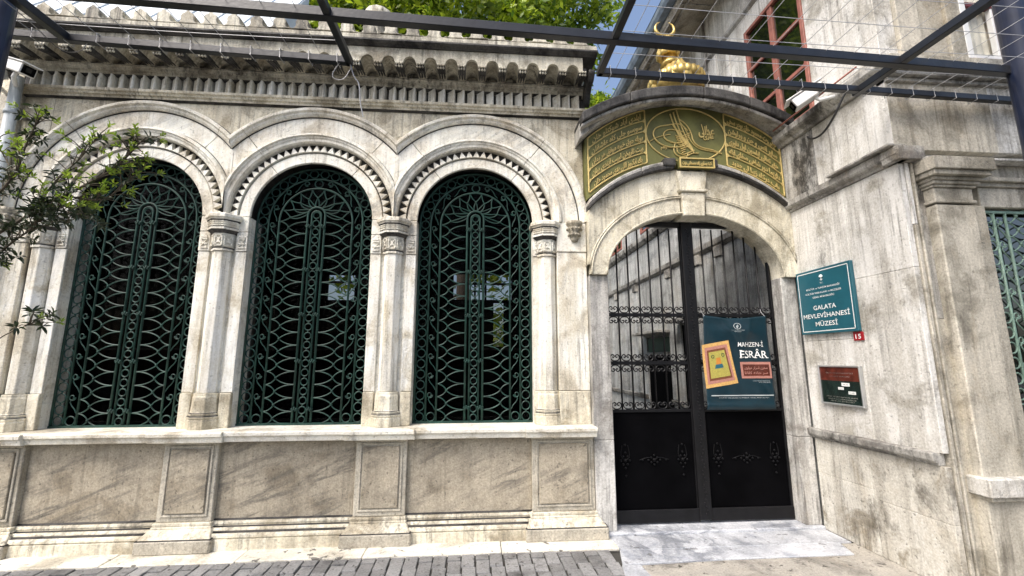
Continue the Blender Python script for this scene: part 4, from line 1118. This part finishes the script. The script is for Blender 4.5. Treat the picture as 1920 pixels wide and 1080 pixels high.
# courtyard wall slabs seen through the gate
yy = -.12; k = 0
doors = [(2.95, 4.02, 0, 2.02), (2.02, 2.55, 0, 2.16)]
while yy < 13.5:
    y2 = yy+random.choice((.62, .74, .86))
    holes = [d for d in doors if d[0] < y2 and d[1] > yy]
    hl = [(max(d[0], yy), min(d[1], y2), 0, d[3]) for d in holes]
    wallrun(yy if yy > 0 else .0, y2, 0, 3.15, hl, 'court')
    if yy > .9-.8: wallrun(max(yy, .9), max(y2, .91), 3.27, 3.90, [], 'court')
    yy = y2
for y0, y1 in ((.0, 2.0), (2.57, 2.93), (4.05, 7.0), (7.0, 13.5)): xledge('court_ledge', 'ledge', y0, y1, [(0, .842), (.055, .842), (.085, .866), (.095, .925), (0, .936)])
xledge('court_ledge', 'ledge', .0, 13.5, [(0, 3.152), (.055, 3.152), (.095, 3.19), (.105, 3.262), (0, 3.268)])
xledge('court_ledge', 'ledge', .9, 13.5, [(0, 3.902), (.07, 3.902), (.12, 3.955), (.135, 4.035), (0, 4.05)])
for y in (1.15, 1.75, 2.75, 4.35, 5.6, 6.9, 8.6):
    MB().box(XW-.045, XW+.001, y, y+.14, .94, 3.0).build('court_pilaster', 'court', bld, bevel=.005)
    MB().box(XW-.07, XW+.001, y-.02, y+.16, 3.001, 3.15).build('court_capital', 'ledge', bld, bevel=.006)
d1 = MB().box(XW+.028, XW+.048, 2.952, 4.018, 0, 1.678).build('side_door', 'iron_matt', bld)
MB().box(XW+.022, XW+.048, 2.98, 4.0, 1.74, 2.0).build('door_transom', 'darkgreen', bld)
MB().box(XW-.02, XW+.03, 2.96, 4.01, 1.68, 1.735).build('door_lintel', 'ledge', bld)
MB().box(XW-.28, XW+.0, 2.85, 4.15, 2.06, 2.11).build('door_hood', 'ledge', bld, bevel=.006)
MB().box(XW+.028, XW+.048, 2.022, 2.548, 0, 2.155).build('side_door', 'iron_matt', bld)
MB().box(XW-.22, XW+.0, 1.95, 2.62, 2.19, 2.24).build('door_hood', 'ledge', bld, bevel=.006)
# red framed windows in the side wall
def redwindow(y0, y1, z0, z1, cols=2, rows=3):
    fr = MB(); x = XW+.0; t = .045
    fr.box(x-.015, x+.05, y0, y0+t, z0, z1); fr.box(x-.015, x+.05, y1-t, y1, z0, z1); fr.box(x-.015, x+.05, y0+t, y1-t, z0, z0+t); fr.box(x-.015, x+.05, y0+t, y1-t, z1-t, z1)
    o = fr.build('window', 'red', bld, bevel=.004)
    mb = MB(); ym = (y0+y1)/2; mb.box(x-.005, x+.045, ym-.035, ym+.035, z0+t, z1-t)
    hs = (z1-z0)/rows
    for k in range(1, rows): mb.box(x-.002, x+.04, y0+t, y1-t, z0+hs*k-.022, z0+hs*k+.022)
    mb.build('glazing_bars', 'red', o, bevel=.003)
    mb = MB()
    for (a, b) in ((y0+t, ym-.035), (ym+.035, y1-t)):
        for k in range(rows):
            za = z0+hs*k+.022 if k else z0+t; zb_ = z0+hs*(k+1)-.022 if k < rows-1 else z1-t
            pane = MB().box(x+.018, x+.024, a+.002, b-.002, za+.002, zb_-.002).build('pane', 'darkglass', o)
    return o
for w_ in wins2: redwindow(*w_)
# eave over the side wall
eave = MB().box(2.80, XW+.3, YC-.5, 14, 6.62, 6.72).build('eave', 'soffit', bld)
for i in range(12): MB().box(2.805, XW-.002, YC-.3+i*1.25, YC-.29+i*1.25, 6.606, 6.619).build('soffit_batten', 'ledge', eave)
MB().box(2.90, 2.93, YC-.45, 13.9, 6.600, 6.619).build('soffit_bead', 'ledge', eave)
MB().box(2.74, 2.799, YC-.55, 14, 6.56, 6.78).build('eave_fascia', 'ret', eave)
MB().prism([(2.60, 6.66), (2.63, 6.60), (2.70, 6.585), (2.738, 6.60), (2.738, 6.74), (2.60, 6.74)], YC-.6, 14, 'y').build('gutter', 'gutter', eave)
MB().prism([(2.6, 6.76), (9.5, 9.6), (9.5, 6.74)], YC-.6, 14, 'y').build('roof', 'gutter', bld)
# street front of the corner building
def fbox(name, mat, x0, x1, yf, z0, z1, bevel=.005, y1=YC+.075): return MB().box(x0, x1, yf, y1, z0, z1).build(name, mat, bld, bevel=bevel)
fbox('corner_strip', 'ret', XW+.051, XW+.082, YC-.012, 2.64, 3.15)
fbox('corner_strip', 'front', XW+.055, XW+.085, YC-.012, 0, 2.638)
fbox('corner_bead', 'front', XW+.095, XW+.115, YC-.018, 0, 3.149)
fbox('recess_slab', 'front', XW+.0855, XW+.30, YC+.02, 0, 1.9); fbox('recess_slab', 'ledge', XW+.0855, XW+.30, YC+.02, 1.902, 3.149)
fbox('front_ledge', 'ledge', XW-.06, XW+.17, YC-.075, 3.152, 3.268)
PX0, PX1 = 3.535, 3.865
fbox('pilaster_shaft', 'front', PX0, PX1, YC-.06, 0, 2.79, .008)
fbox('pilaster_step_strip', 'front', PX1+.001, PX1+.13, YC-.025, .80, 2.80)  # set-back strip beside the shaft, same stone
fbox('pilaster_necking', 'front', PX0-.012, PX1+.012, YC-.072, 2.80, 2.825)
fbox('pilaster_neck', 'front', PX0, PX1, YC-.06, 2.826, 2.925)
for i, (e, z0, z1) in enumerate(((.018, 2.926, 2.945), (.035, 2.946, 2.972), (.05, 2.973, 3.0), (.085, 3.001, 3.04), (.105, 3.041, 3.14))):
    fbox('pilaster_capital', 'front', PX0-e*.8, PX1+e, YC-.06-e, z0, z1, .004)
WX0 = 4.005
fbox('front_slab', 'front', PX1+.13, 7.5, YC-.0, 2.80, 2.965)
for e, z0, z1 in ((.02, 2.966, 3.0), (.05, 3.001, 3.035), (.035, 3.036, 3.14)): fbox('lintel_moulding', 'front', PX1+.10, 7.5, YC-e, z0, z1, .004)
fbox('window_sill', 'ret', 3.50, 7.5, YC-.125, .66, .785, .008); fbox('sill_bead', 'front', 3.53, 7.5, YC-.10, .63, .658)
fbox('front_slab', 'front', PX1+.02, 7.5, YC+.01, .0, .628); fbox('dado_frame', 'front', 3.90, 3.95, YC-.01, 0, .628)
fbox('front_slab', 'front', PX1+.13, 3.999, YC-.0, .786, 2.799)
fbox('front_slab', 'front', 5.05, 7.5, YC-.0, .786, 2.799)
MB().box(WX0, 5.05, YC+.07, YC+.078, .786, 2.80).build('window_pane', 'darkglass', bld)
for a, b, z0, z1, mt in ((XW+.001, 4.25, 3.27, 3.895, 'front'), (4.252, 5.3, 3.27, 3.895, 'ret'), (5.302, 7.5, 3.27, 3.895, 'front')):
    fbox('front_slab', mt, a, b, YC, z0, z1, .003)
MB().box(3.46, 7.5, YC-.12, YC-.0, 3.141, 3.16).build('cornice_top', 'ret', bld, bevel=.004)
for e, z0, z1 in ((.03, 3.862, 3.895), (.07, 3.896, 3.93), (.10, 3.931, 3.965), (.13, 3.966, 4.03)): fbox('front_course', 'ledge' if e < .1 else 'front', XW-.001-e*.4 if e > .05 else XW, 7.5, YC-e-.0, z0+.0005, z1, .003)
FW = (4.12, 4.62, 4.10, 5.3)
for a, b, yf, mt in ((XW+.001, 3.50, -.0, 'ret'), (3.501, 3.70, -.035, 'front'), (3.701, 3.96, -.01, 'front'), (3.961, 4.10, -.035, 'front')):
    fbox('upper_slab', mt, a, b, YC+yf, 4.052, 6.6, .004)
fbox('upper_slab', 'front', 4.101, 7.5, YC-.01, 5.3, 6.6); fbox('upper_slab', 'ret', 4.75, 7.5, YC-.01, 4.052, 5.298)
fw = MB()
for (a, b, c_, d) in ((4.11, 4.165, 4.09, 5.3), (4.70, 4.75, 4.09, 5.3), (4.165, 4.70, 4.09, 4.135), (4.165, 4.70, 5.25, 5.3)): fw.box(a, b, YC-.03, YC+.05, c_, d)
fwo = fw.build('window', 'white', bld, bevel=.004)
MB().box(4.445, 4.485, YC-.02, YC+.03, 4.135, 5.25).build('mullion', 'red_dark', fwo, bevel=.003)
MB().box(4.165, 4.70, YC-.018, YC+.03, 4.62, 4.665).build('transom', 'red_dark', fwo, bevel=.003)
MB().box(4.10, 4.76, YC-.06, YC-.031, 4.068, 4.088).build('sill_rail', 'red_dark', fwo)
for a, b in ((4.168, 4.443), (4.487, 4.697)):
    for z0, z1 in ((4.137, 4.617), (4.667, 5.247)):
        MB().box(a, b, YC+.034, YC+.038, z0, z1).build('pane', 'clearglass', fwo)
cu_ = MB(); n = 30
cu_.add([(4.165+.535*i/n, YC+.052+.010*math.sin(i*1.7), 4.14+1.1*j) for j in (0, 1) for i in range(n+1)], [(i, i+1, n+2+i, n+1+i) for i in range(n)], smooth=True)
cu_.build('curtain', 'curtain', fwo)
ri = MB()
for a, b in ((4.168, 4.443), (4.487, 4.697)):
    ri.box(a, a+.022, YC-.012, YC+.03, 4.137, 5.247); ri.box(b-.022, b, YC-.012, YC+.03, 4.137, 5.247); ri.box(a+.022, b-.022, YC-.012, YC+.03, 4.137, 4.157)
ri.build('casement', 'white', fwo, bevel=.003)
# pale green window grille on the street front
GP = {k: v.copy() for k, v in GM.items()}
for v in GP.values(): v.materials[0] = M['palegreen']
gx0, gx1, gz0, gz1 = WX0+.01, 5.03, .80, 2.78; yg = YC+.035
fm = MB()
for x in (gx0+.012, gx0+.115, gx0+.22, gx1-.22, gx1-.115, gx1-.012): fm.tube([(x, yg, gz0), (x, yg, gz1)], .010, 6)
fm.box(gx0, gx1, yg-.01, yg+.01, gz0, gz0+.02); fm.box(gx0, gx1, yg-.01, yg+.01, gz1-.02, gz1)
fg = fm.build('window_grille', 'palegreen', bld)
for i in range(17):
    place(GP['ring'], 'ring', fg, gx0+.062, yg, gz0+.08+i*.115)
    if i < 10: place(GP['scroll'], 'scroll', fg, gx0+.167, yg, gz0+.14+i*.19, 0, 1)
    place(GP['lattice_bar'], 'lattice_bar', fg, gx0+.22+.366, yg, gz0+.10+i*.115, 0, -1)
    place(GP['lattice_bar'], 'lattice_bar', fg, gx1-.22-.366, yg, gz0+.10+i*.115, 0, 1)

# ================================================================== SIGNS
def xmap(x): return lambda u, v, d=0: (x-d, -u, v)      # u grows to the right when seen from the street
sg = thing('museum_sign', 'square teal enamel museum sign with white lettering on the pale return wall', 'sign', (XW, -.49, 1.84))
sgn = MB().box(XW-.035, XW-.002, -.82, -.16, 1.845, 2.475).build('sign_plate', 'teal', sg, bevel=.003)
X0 = XW-.036
mb = MB(); m_ = .022; w_ = .007
for (u0, u1, z0, z1) in ((.16+m_, .82-m_, 1.845+m_, 1.845+m_+w_), (.16+m_, .82-m_, 2.475-m_-w_, 2.475-m_), (.16+m_, .16+m_+w_, 1.845+m_, 2.475-m_), (.82-m_-w_, .82-m_, 1.845+m_, 2.475-m_)):
    mb.box(X0-.001, X0+.0, -u1, -u0, z0, z1)
mb.build('border_line', 'print_white', sg)
tm = MB(); fm_ = xmap(X0-.0005)
for s_, zc, hgt, wd, of in (('GALATA', 2.098, .044, .27, .006), ('MEVLEVİHANESİ', 2.020, .044, .55, .006), ('MÜZESİ', 1.940, .044, .26, .006),
                        ('T.C.', 2.330, .013, .04, 0), ('KÜLTÜR ve TURİZM BAKANLIĞI', 2.285, .017, .40, .004), ('KÜLTÜR VARLIKLARI ve MÜZELER', 2.240, .017, .43, .004), ('GENEL MÜDÜRLÜĞÜ', 2.200, .017, .26, .004)):
    lettering(tm, s_, fm_, hgt, width=wd, cx=.485, cy=zc, offset=of, res=2)
tm.build('sign_lettering', 'print_white', sg)
em = MB()
for i in range(5):
    a = PI*(.1+.2*i); em.ball((X0-.001, -.485+.014*math.cos(a), 2.385+.018*math.sin(a)), .0085, 6, 4)
em.ball((X0-.001, -.485, 2.388), .011, 8, 5); em.box(X0-.002, X0, -.500, -.470, 2.358, 2.364); em.box(X0-.002, X0, -.489, -.481, 2.352, 2.380)
em.build('emblem', 'print_white', sg)
np_ = thing('house_number_plate', 'small red plate with white number 15 below the teal sign', 'plate', (XW, -.78, 1.76))
MB().box(XW-.012, XW-.002, -.835, -.735, 1.762, 1.838).build('plate', 'redplate', np_, bevel=.002)
tm = MB(); lettering(tm, '15', xmap(XW-.0128), .042, width=.055, cx=.785, cy=1.80, offset=.012); tm.build('number', 'print_white', np_)
nb = thing('notice_board', 'dark framed notice board with three small white labels under the museum sign', 'notice board', (XW, -.535, 1.18))
fr = MB(); a, b, z0, z1 = -.775, -.305, 1.185, 1.545
for (p, q, r_, s_) in ((a, b, z0, z0+.016), (a, b, z1-.016, z1), (a, a+.016, z0+.016, z1-.016), (b-.016, b, z0+.016, z1-.016)): fr.box(XW-.035, XW-.002, p, q, r_, s_)
fr.build('frame', 'alu', nb, bevel=.004)
MB().box(XW-.022, XW-.004, a+.016, b-.016, z0+.016, z0+.22).build('backing', 'notice_dark', nb); MB().box(XW-.022, XW-.004, a+.016, b-.016, z0+.2205, z1-.016).build('backing_top', 'notice_red', nb)
for (u, v, w2, h2, s_) in ((.60, 1.375, .085, .030, '09.00'), (.545, 1.338, .06, .022, '17.00'), (.66, 1.305, .075, .026, '16.45')):
    o = MB().box(XW-.0245, XW-.0225, -u-w2/2, -u+w2/2, v-h2/2, v+h2/2).build('label_strip', 'print_white', nb)
    tm = MB(); lettering(tm, s_, xmap(XW-.0252), h2*.5, width=w2*.7, cx=u, cy=v, res=1); tm.build('label_print', 'cable', nb)
tm = MB()
for i, (v, wd) in enumerate(((1.475, .30), (1.445, .22), (1.26, .34), (1.24, .30), (1.222, .26))): lettering(tm, ['GALATA MEVLEVİHANESİ MÜZESİ', 'ZİYARET SAATLERİ', 'MÜZE GİŞESİ KAPANIŞ SAATİ', 'KÜLTÜR ve TURİZM BAKANLIĞI', 'GENEL MÜDÜRLÜĞÜ'][i], xmap(XW-.0228), .010, width=wd, cx=.54, cy=v, res=1)
tm.build('notice_lettering', 'ledge', nb)
# ================================================================== SECURITY CAMERAS
def seccam(label, loc, aim, mount, group='security cameras'):
    t = thing('security_camera', label, 'camera', loc, group)
    L = Vector(loc); d = Vector(aim).normalized(); side = d.cross(Vector((0, 0, 1))).normalized(); u_ = side.cross(d)
    def lb(mb, l0, l1, s0, s1, u0, u1, taper=0):
        vs = []
        for l, k in ((l0, 1), (l1, 1-taper)):
            for s, uu in ((s0, u0), (s1, u0), (s1, u1), (s0, u1)): vs.append(L+d*l+side*s*k+u_*uu*k)
        mb.add(vs, [(3, 2, 1, 0), (4, 5, 6, 7), (0, 1, 5, 4), (1, 2, 6, 5), (2, 3, 7, 6), (3, 0, 4, 7)])
    mb = MB(); lb(mb, -.15, .13, -.055, .055, -.05, .045, -.06); mb.build('housing', 'camwhite', t, bevel=.012, bseg=2)
    mb = MB(); lb(mb, -.17, .17, -.068, .068, .047, .058, -.08); mb.build('sunshield', 'camwhite', t, bevel=.004)
    mb = MB(); lb(mb, .134, .138, -.046, .046, -.044, .038); mb.build('window', 'iron_matt', t)
    mb = MB(); lb(mb, .1365, .139, -.02, .02, -.02, .02); mb.build('lens', 'iron', t)
    mb = MB(); mb.tube([L-u_*.05-d*.05, L-u_*.10-d*.06, Vector(mount)], .018, 8); mb.build('bracket', 'camwhite', t)
    return t
c1 = aty(40, 128, -.28)
seccam('white security camera pointing down at the left end of the marble cornice', tuple(c1), (.80, -.30, -.36), (c1.x-.25, -.02, c1.z-.15), )
c2 = atx(1512, 182, 3.08)
t2 = seccam('white security camera with dangling black cable beside the red framed window', tuple(c2), (-.62, .35, -.40), (3.33, c2.y-.22, c2.z-.08))
mb = MB(); mb.tube(chaikin([(3.32, c2.y-.30, c2.z-.02), (3.24, c2.y-.24, c2.z-.10), (3.20, c2.y-.15, c2.z-.28), (3.22, c2.y+.02, c2.z-.36), (3.26, c2.y+.20, c2.z-.32), (3.32, c2.y+.32, c2.z-.22)], 3), .010, 6)
mb.build('cable', 'cable', t2)
mb = MB(); mb.tube([(3.19, -1.25, 4.06), (3.19, -.2, 4.062)], .008, 6); tag(mb.build('red_cable', 'red'), 'thin red conduit lying on the upper ledge of the corner building', 'cable')
# white camera mount at the far left edge
c3 = aty(2, 140, -.2)
seccam('white security camera half cut off at the left picture edge beside the pipe', (c3.x-.05, -.25, c3.z-.02), (.2, -.75, -.5), (c3.x-.1, -.02, c3.z-.1))
# ================================================================== DRAINPIPE, LEFT NEIGHBOUR
nbw = thing('neighbour_wall', 'plain rendered wall at the far left edge behind the drainpipe', 'wall', (-6, .1, 0))
MB().box(-8.5, XL-.07, .02, .4, 0, 4.9).build('wall', 'span', nbw); MB().box(-4.80, XL-.001, -.03, .018, ZB, 4.22).build('return_strip', 'front', nbw, bevel=.005)
MB().box(-8.5, -4.645, -.1, .019, 0, ZB-.1).build('dado', 'ped', nbw)
pp = aty(12, 210, -.16)
dp = thing('drainpipe', 'grey drainpipe running down the left edge of the marble wall', 'pipe', (pp.x, -.12, 0))
MB().tube([(pp.x, -.12, .02), (pp.x, -.12, 4.35)], .045, 14).build('pipe', 'pipe', dp)
for z in (1.1, 2.5, 3.95): MB().tube([(pp.x, -.12, z), (pp.x, -.12, z+.035)], .054, 14).build('collar', 'pipe', dp)
for z in (1.1, 2.5, 3.95): MB().box(pp.x-.01, pp.x+.06, -.12, .02, z+.01, z+.025).build('strap', 'ledge', dp)

# ================================================================== PERGOLA
ZP = 3.70
pg = thing('steel_canopy_frame', 'dark steel canopy frame with thin wire mesh reaching over the pavement from two posts', 'canopy frame', (0, -1.8, 0))
def beam(name, p, q, wy=.05, hz=.055, mat='beam'):
    p, q = Vector(p), Vector(q); d = (q-p).normalized(); s = d.cross(Vector((0, 0, 1))).normalized()*wy/2; u_ = Vector((0, 0, hz/2))
    vs = [p-s-u_, p+s-u_, p+s+u_, p-s+u_, q-s-u_, q+s-u_, q+s+u_, q-s+u_]
    return MB().add(vs, [(3, 2, 1, 0), (4, 5, 6, 7), (0, 1, 5, 4), (1, 2, 6, 5), (2, 3, 7, 6), (3, 0, 4, 7)]).build(name, mat, pg, bevel=.004)
zb_ = ZP
beam('long_beam', (-3.4, -1.985, ZP), (4.6, -1.715, ZP), .055, .065)
beam('left_beam', (-3.30, -1.588, ZP), (-.935, -1.479, ZP), .045, .050)
beam('right_beam', (.86, -1.503, ZP), (4.6, -1.405, ZP), .045, .050)
beam('cross_beam', (-2.745, -3.2, ZP), (-2.735, -1.575, ZP), .055, .055); beam('cross_beam', (-.955, -3.2, ZP), (-.937, -1.455, ZP), .045, .05)
beam('cross_beam', (.885, -3.2, ZP), (.877, -1.48, ZP), .045, .05); beam('cross_beam', (3.015, -3.2, ZP), (2.985, -1.40, ZP), .055, .055)
beam('street_beam', (-3.4, -3.2, ZP), (4.6, -3.2, ZP), .055, .065)
for px_, w2 in ((-2.91, .15), (3.955, .17)):
    MB().lathe([(w2*.9, 0), (w2*.9, .03), (w2/2, .032), (w2/2, 5.2)], (px_, -1.78 if px_ > 0 else -1.80, 0), 20).build('post', 'post', pg)
def wire(a, b, sag=.012, r=.0021):
    a, b = Vector(a), Vector(b); pts = [a.lerp(b, i/6)-Vector((0, 0, sag*math.sin(PI*i/6))) for i in range(7)]
    return MB().tube(pts, r, 4).build('wire', 'wire', pg)
ZW = ZP+.03
for fx0, fx1, yb in ((-3.25, -.94, -1.53), (.88, 4.5, -1.46)):
    x = fx0+.12
    while x < fx1-.04:
        wire((x+random.uniform(-.01, .01), -3.18, ZW), (x+random.uniform(-.01, .01), yb+.0, ZW)); x += .20
    for y in (-1.68, -1.88, -2.08, -2.28, -2.48, -2.7, -2.92): wire((fx0, y+random.uniform(-.012, .012), ZW), (fx1, y+random.uniform(-.012, .012)+.04, ZW+.004))
# wire ties round the beams
tie = MB().tube([(.0, -.034, -.034), (.004, .034, -.034), (.0, .034, .034), (-.004, -.034, .034)], .0028, 4, closed=True).mesh('wire_tie'); tie.materials.append(M['wire'])
for i in range(12):
    x = -3.1+.19*i
    if x < -.97: o = bpy.data.objects.new('wire_tie', tie); link(o, pg, (x, -1.588+.046*(x+3.3), ZP))
for i in range(19):
    x = .95+.19*i; o = bpy.data.objects.new('wire_tie', tie); link(o, pg, (x, -1.503+.0262*(x-.86), ZP))
mb = MB(); mb.tube(chaikin([(-.93, -1.48, ZP-.02), (-.90, -1.47, ZP-.12), (-.86, -1.47, ZP-.16), (-.85, -1.47, ZP-.30), (-.82, -1.47, ZP-.42)], 2), .004, 5); mb.tube(chaikin([(-1.0, -1.49, ZP-.02), (-1.06, -1.49, ZP-.14), (-.97, -1.48, ZP-.16), (-.92, -1.48, ZP-.05)], 2), .003, 5)
mb.build('loose_wire', 'wire', pg)
mb = MB(); mb.tube(chaikin([(-2.86, -1.9, ZP+.03), (-2.80, -1.72, ZP-.02), (-2.72, -1.60, ZP-.13), (-2.62, -1.57, ZP-.10), (-2.60, -1.56, ZP-.0)], 2), .0032, 5); mb.build('hanging_cable', 'ledge', pg)

# ================================================================== TREES
def crown_mesh(name, centre, radii, n_clump, per, leaf, mat, parent, seed=1, clump=.55, shell=.55):
    r_ = np.random.default_rng(seed)
    d = r_.normal(size=(n_clump, 3)); d /= np.linalg.norm(d, axis=1)[:, None]
    rad = shell+(1-shell)*r_.random(n_clump)**.7
    rad *= (1+.16*np.sin(5*d[:, 0]+seed)+.14*np.sin(7*d[:, 2]+2*d[:, 1]))
    C_ = np.array(centre)+d*rad[:, None]*np.array(radii)
    cs = clump*(.5+r_.random(n_clump))
    P = np.repeat(C_, per, axis=0)+r_.normal(size=(n_clump*per, 3))*np.repeat(cs, per)[:, None]*np.array([.5, .5, .32])
    n = len(P)
    a = r_.normal(size=(n, 3)); a[:, 2] *= .6; a /= np.linalg.norm(a, axis=1)[:, None]
    b = np.cross(a, r_.normal(size=(n, 3))); b /= np.linalg.norm(b, axis=1)[:, None]
    L = leaf*(.6+.8*r_.random(n))[:, None]
    V = np.stack([P-a*L, P+b*L*.42, P+a*L, P-b*L*.42], axis=1).reshape(-1, 3)
    me = bpy.data.meshes.new(name); me.vertices.add(4*n); me.vertices.foreach_set('co', V.ravel())
    me.loops.add(4*n); me.loops.foreach_set('vertex_index', np.arange(4*n)); me.polygons.add(n)
    me.polygons.foreach_set('loop_start', np.arange(n)*4); me.polygons.foreach_set('loop_total', np.full(n, 4)); me.update(); me.validate()
    me.materials.append(M[mat]); o = bpy.data.objects.new(name, me); link(o, parent, (0, 0, 0)); return o
def tree(label, base, h, centre, radii, n_clump, per, leaf, mat, seed, name='broadleaf_tree'):
    t = thing(name, label, 'tree', base, 'trees behind the wall')
    b = Vector(base); c_ = Vector(centre); mb = MB()
    mb.tube([b, b.lerp(Vector((c_.x, c_.y, base[2])), .3)+Vector((0, 0, (c_.z-b.z)*.5)), c_], [.20, .15, .07], 10)
    tr_ = mb.build('trunk', 'bark', t)
    r_ = random.Random(seed)
    for k in range(9):
        s = b.lerp(c_, .55+.05*k); e = c_+Vector((r_.uniform(-1, 1)*radii[0]*.8, r_.uniform(-1, 1)*radii[1]*.8, r_.uniform(-.5, .8)*radii[2]))
        MB().tube(chaikin([s, s.lerp(e, .5)+Vector((0, 0, .25)), e], 1), [.07, .06, .05, .04, .03, .02][:6], 6).build('branch', 'bark', tr_) if False else MB().tube([s, s.lerp(e, .5)+Vector((0, 0, .2)), e], [.07, .045, .015], 6).build('branch', 'bark', tr_)
    crown_mesh('crown', centre, radii, n_clump, per, leaf, mat, t, seed)
    return t
tree('tall bright green tree rising behind the middle of the marble parapet', (-.4, 7.0, 0), 12, (-.5, 7.2, 11.2), (3.6, 2.6, 2.6), 420, 90, .11, 'leaf_tree', 3)
tree('bright green tree behind the left end of the parapet, darker towards the metal roof', (-4.6, 8.6, 0), 11, (-4.6, 8.8, 11.8), (3.2, 2.4, 2.6), 300, 80, .11, 'leaf_tree', 8)
tree('small yellow green tree in the gap between the cornice and the portal hood', (5.2, 15.4, 0), 9, (5.7, 15.6, 13.0), (1.5, 1.5, 1.9), 200, 80, .12, 'leaf_tree', 12)
tree('small green tree in the courtyard, seen through the top left of the gate', (2.6, 7.4, 0), 6, (2.95, 7.3, 4.95), (.50, .8, .75), 50, 60, .06, 'leaf_tree', 15)
tree('dark leafy tree in the garden behind the inner room windows', (-1.2, 7.6, 0), 4, (-1.0, 8.3, 3.6), (3.6, 1.2, 1.9), 70, 45, .12, 'leaf_tree', 19)

# ---- street tree whose branch reaches in at the left edge
stt = thing('street_tree', 'leafy branch of a street tree hanging in front of the left window', 'tree', (-4.1, -1.45, 0))
tk = MB().tube([(-4.1, -1.45, 0), (-4.05, -1.42, 1.3), (-3.95, -1.4, 2.3), (-3.9, -1.38, 3.4)], [.09, .075, .06, .035], 10).build('trunk', 'bark', stt)
r_ = random.Random(5)
def ap(px, py, Y=-1.3): p = aty(px, py, Y); return p
mains = [([(-3.97, -1.4, 2.2), ap(-60, 470), ap(60, 400), ap(150, 352), ap(215, 318), ap(262, 268)], .016),
         ([(-3.95, -1.4, 2.6), ap(-40, 400, -1.2), ap(30, 330, -1.2), ap(48, 270, -1.2), ap(72, 226, -1.2)], .013),
         ([(-3.97, -1.4, 2.0), ap(-50, 520, -1.35), ap(20, 455, -1.35), ap(60, 430, -1.35), ap(80, 405, -1.35)], .010),
         ([(-4.0, -1.4, 1.3), ap(-60, 700, -1.3), ap(-10, 638, -1.3), ap(30, 618, -1.3), ap(56, 608, -1.3)], .007),
         ([ap(60, 400), ap(110, 330, -1.25), ap(150, 300, -1.2), ap(178, 262, -1.2)], .007),
         ([ap(120, 366), ap(190, 380, -1.25), ap(235, 345, -1.2), ap(262, 322, -1.2)], .007),
         ([ap(30, 330, -1.2), ap(5, 290, -1.15), ap(-10, 255, -1.1)], .006),
         ([ap(90, 380), ap(120, 400, -1.35), ap(160, 405, -1.4)], .006)]
def leafgeo(L, W):
    return [(0, 0, 0), (L*.3, W*.42, .10*L), (L*.65, W*.40, .12*L), (L, 0, 0), (L*.65, -W*.40, .12*L), (L*.3, -W*.42, .10*L), (L*.5, 0, -.02*L)], [(0, 1, 6), (1, 2, 6), (2, 3, 6), (3, 4, 6), (4, 5, 6), (5, 0, 6)]
lv, lf_ = leafgeo(.066, .022)
def leafme(nm, mat): me = MB().add(lv, lf_, True).mesh(nm); me.materials.append(M[mat]); return me
LN, LO = leafme('leaf', 'leaf_new'), leafme('leaf', 'leaf_old')
extra = {'leaf_new': MB(), 'leaf_old': MB()}
nleaf = 0
def put_leaf(p, d, young, big_=True):
    global nleaf
    q = Vector(d).normalized().to_track_quat('X', 'Z').to_matrix().to_4x4() @ Matrix.Rotation(r_.uniform(-.9, .9), 4, 'X')
    s = r_.uniform(.55, 1.0)*(.72 if young else 1.0)
    if nleaf < 295:
        o = bpy.data.objects.new('leaf', LN if young else LO); link(o, stt, tuple(p)); o.rotation_euler = q.to_euler(); o.scale = (s, s, s); nleaf += 1
    else:
        mb = extra['leaf_new' if young else 'leaf_old']; mb.add([tuple(Vector(p)+q.to_3x3() @ (Vector(v)*s)) for v in lv], lf_, True)
allt = []
for pts, r0 in mains:
    P = chaikin(pts, 2); n = len(P)
    MB().tube(P, [r0*(1-.75*i/(n-1)) for i in range(n)], 6).build('branch', 'twig', tk)
    start = int(n*.30) if len(pts) > 4 else 0
    if r0 == .007 and len(pts) > 4: start = int(n*.80)
    for i in range(start, n):
        for k in range(3 if len(pts) > 4 and pts[0][2] > 1.9 and r0 > .0095 else 2):
            d = (P[min(i+1, n-1)]-P[max(i-1, 0)]).normalized()
            dv = (d*r_.uniform(.2, .9)+Vector((r_.uniform(-.8, .8), r_.uniform(-.8, .8), r_.uniform(-.5, .8)))).normalized()
            L = r_.uniform(.06, .17)
            q = P[i]+dv*L; allt.append((P[i], q, dv))
tw = MB()
tips = []
for a, q, dv in allt:
    m_ = a.lerp(q, .5)+Vector((0, 0, .01)); tw.tube([a, m_, q], [.0035, .003, .002], 4); tips.append((a, q, dv))
tw.build('twigs', 'twig', tk)['kind'] = 'stuff'
r_.shuffle(tips)
for a, q, dv in tips:
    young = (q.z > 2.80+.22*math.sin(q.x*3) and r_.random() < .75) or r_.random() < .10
    for j in range(r_.choice((7, 8, 9))):
        ang_ = 2*PI*j/7+r_.random(); s_ = dv.orthogonal().normalized(); s2 = dv.cross(s_)
        dd = dv*(.55 if young else .25)+(s_*math.cos(ang_)+s2*math.sin(ang_))*.8+Vector((0, 0, .25 if young else -.15))
        put_leaf(q-dv*.012*(j % 3), dd, young)
for _ in range(2):
    for a, q, dv in tips[::2]:
        p = a.lerp(q, r_.random()); put_leaf(p, Vector((r_.uniform(-1, 1), r_.uniform(-1, 1), r_.uniform(-.5, .3))), False)
for k, mb in extra.items():
    if mb.v: o = mb.build('leaves', k, stt); o['kind'] = 'stuff'
for o in bpy.data.objects:
    if '_w' in o: del o['_w']
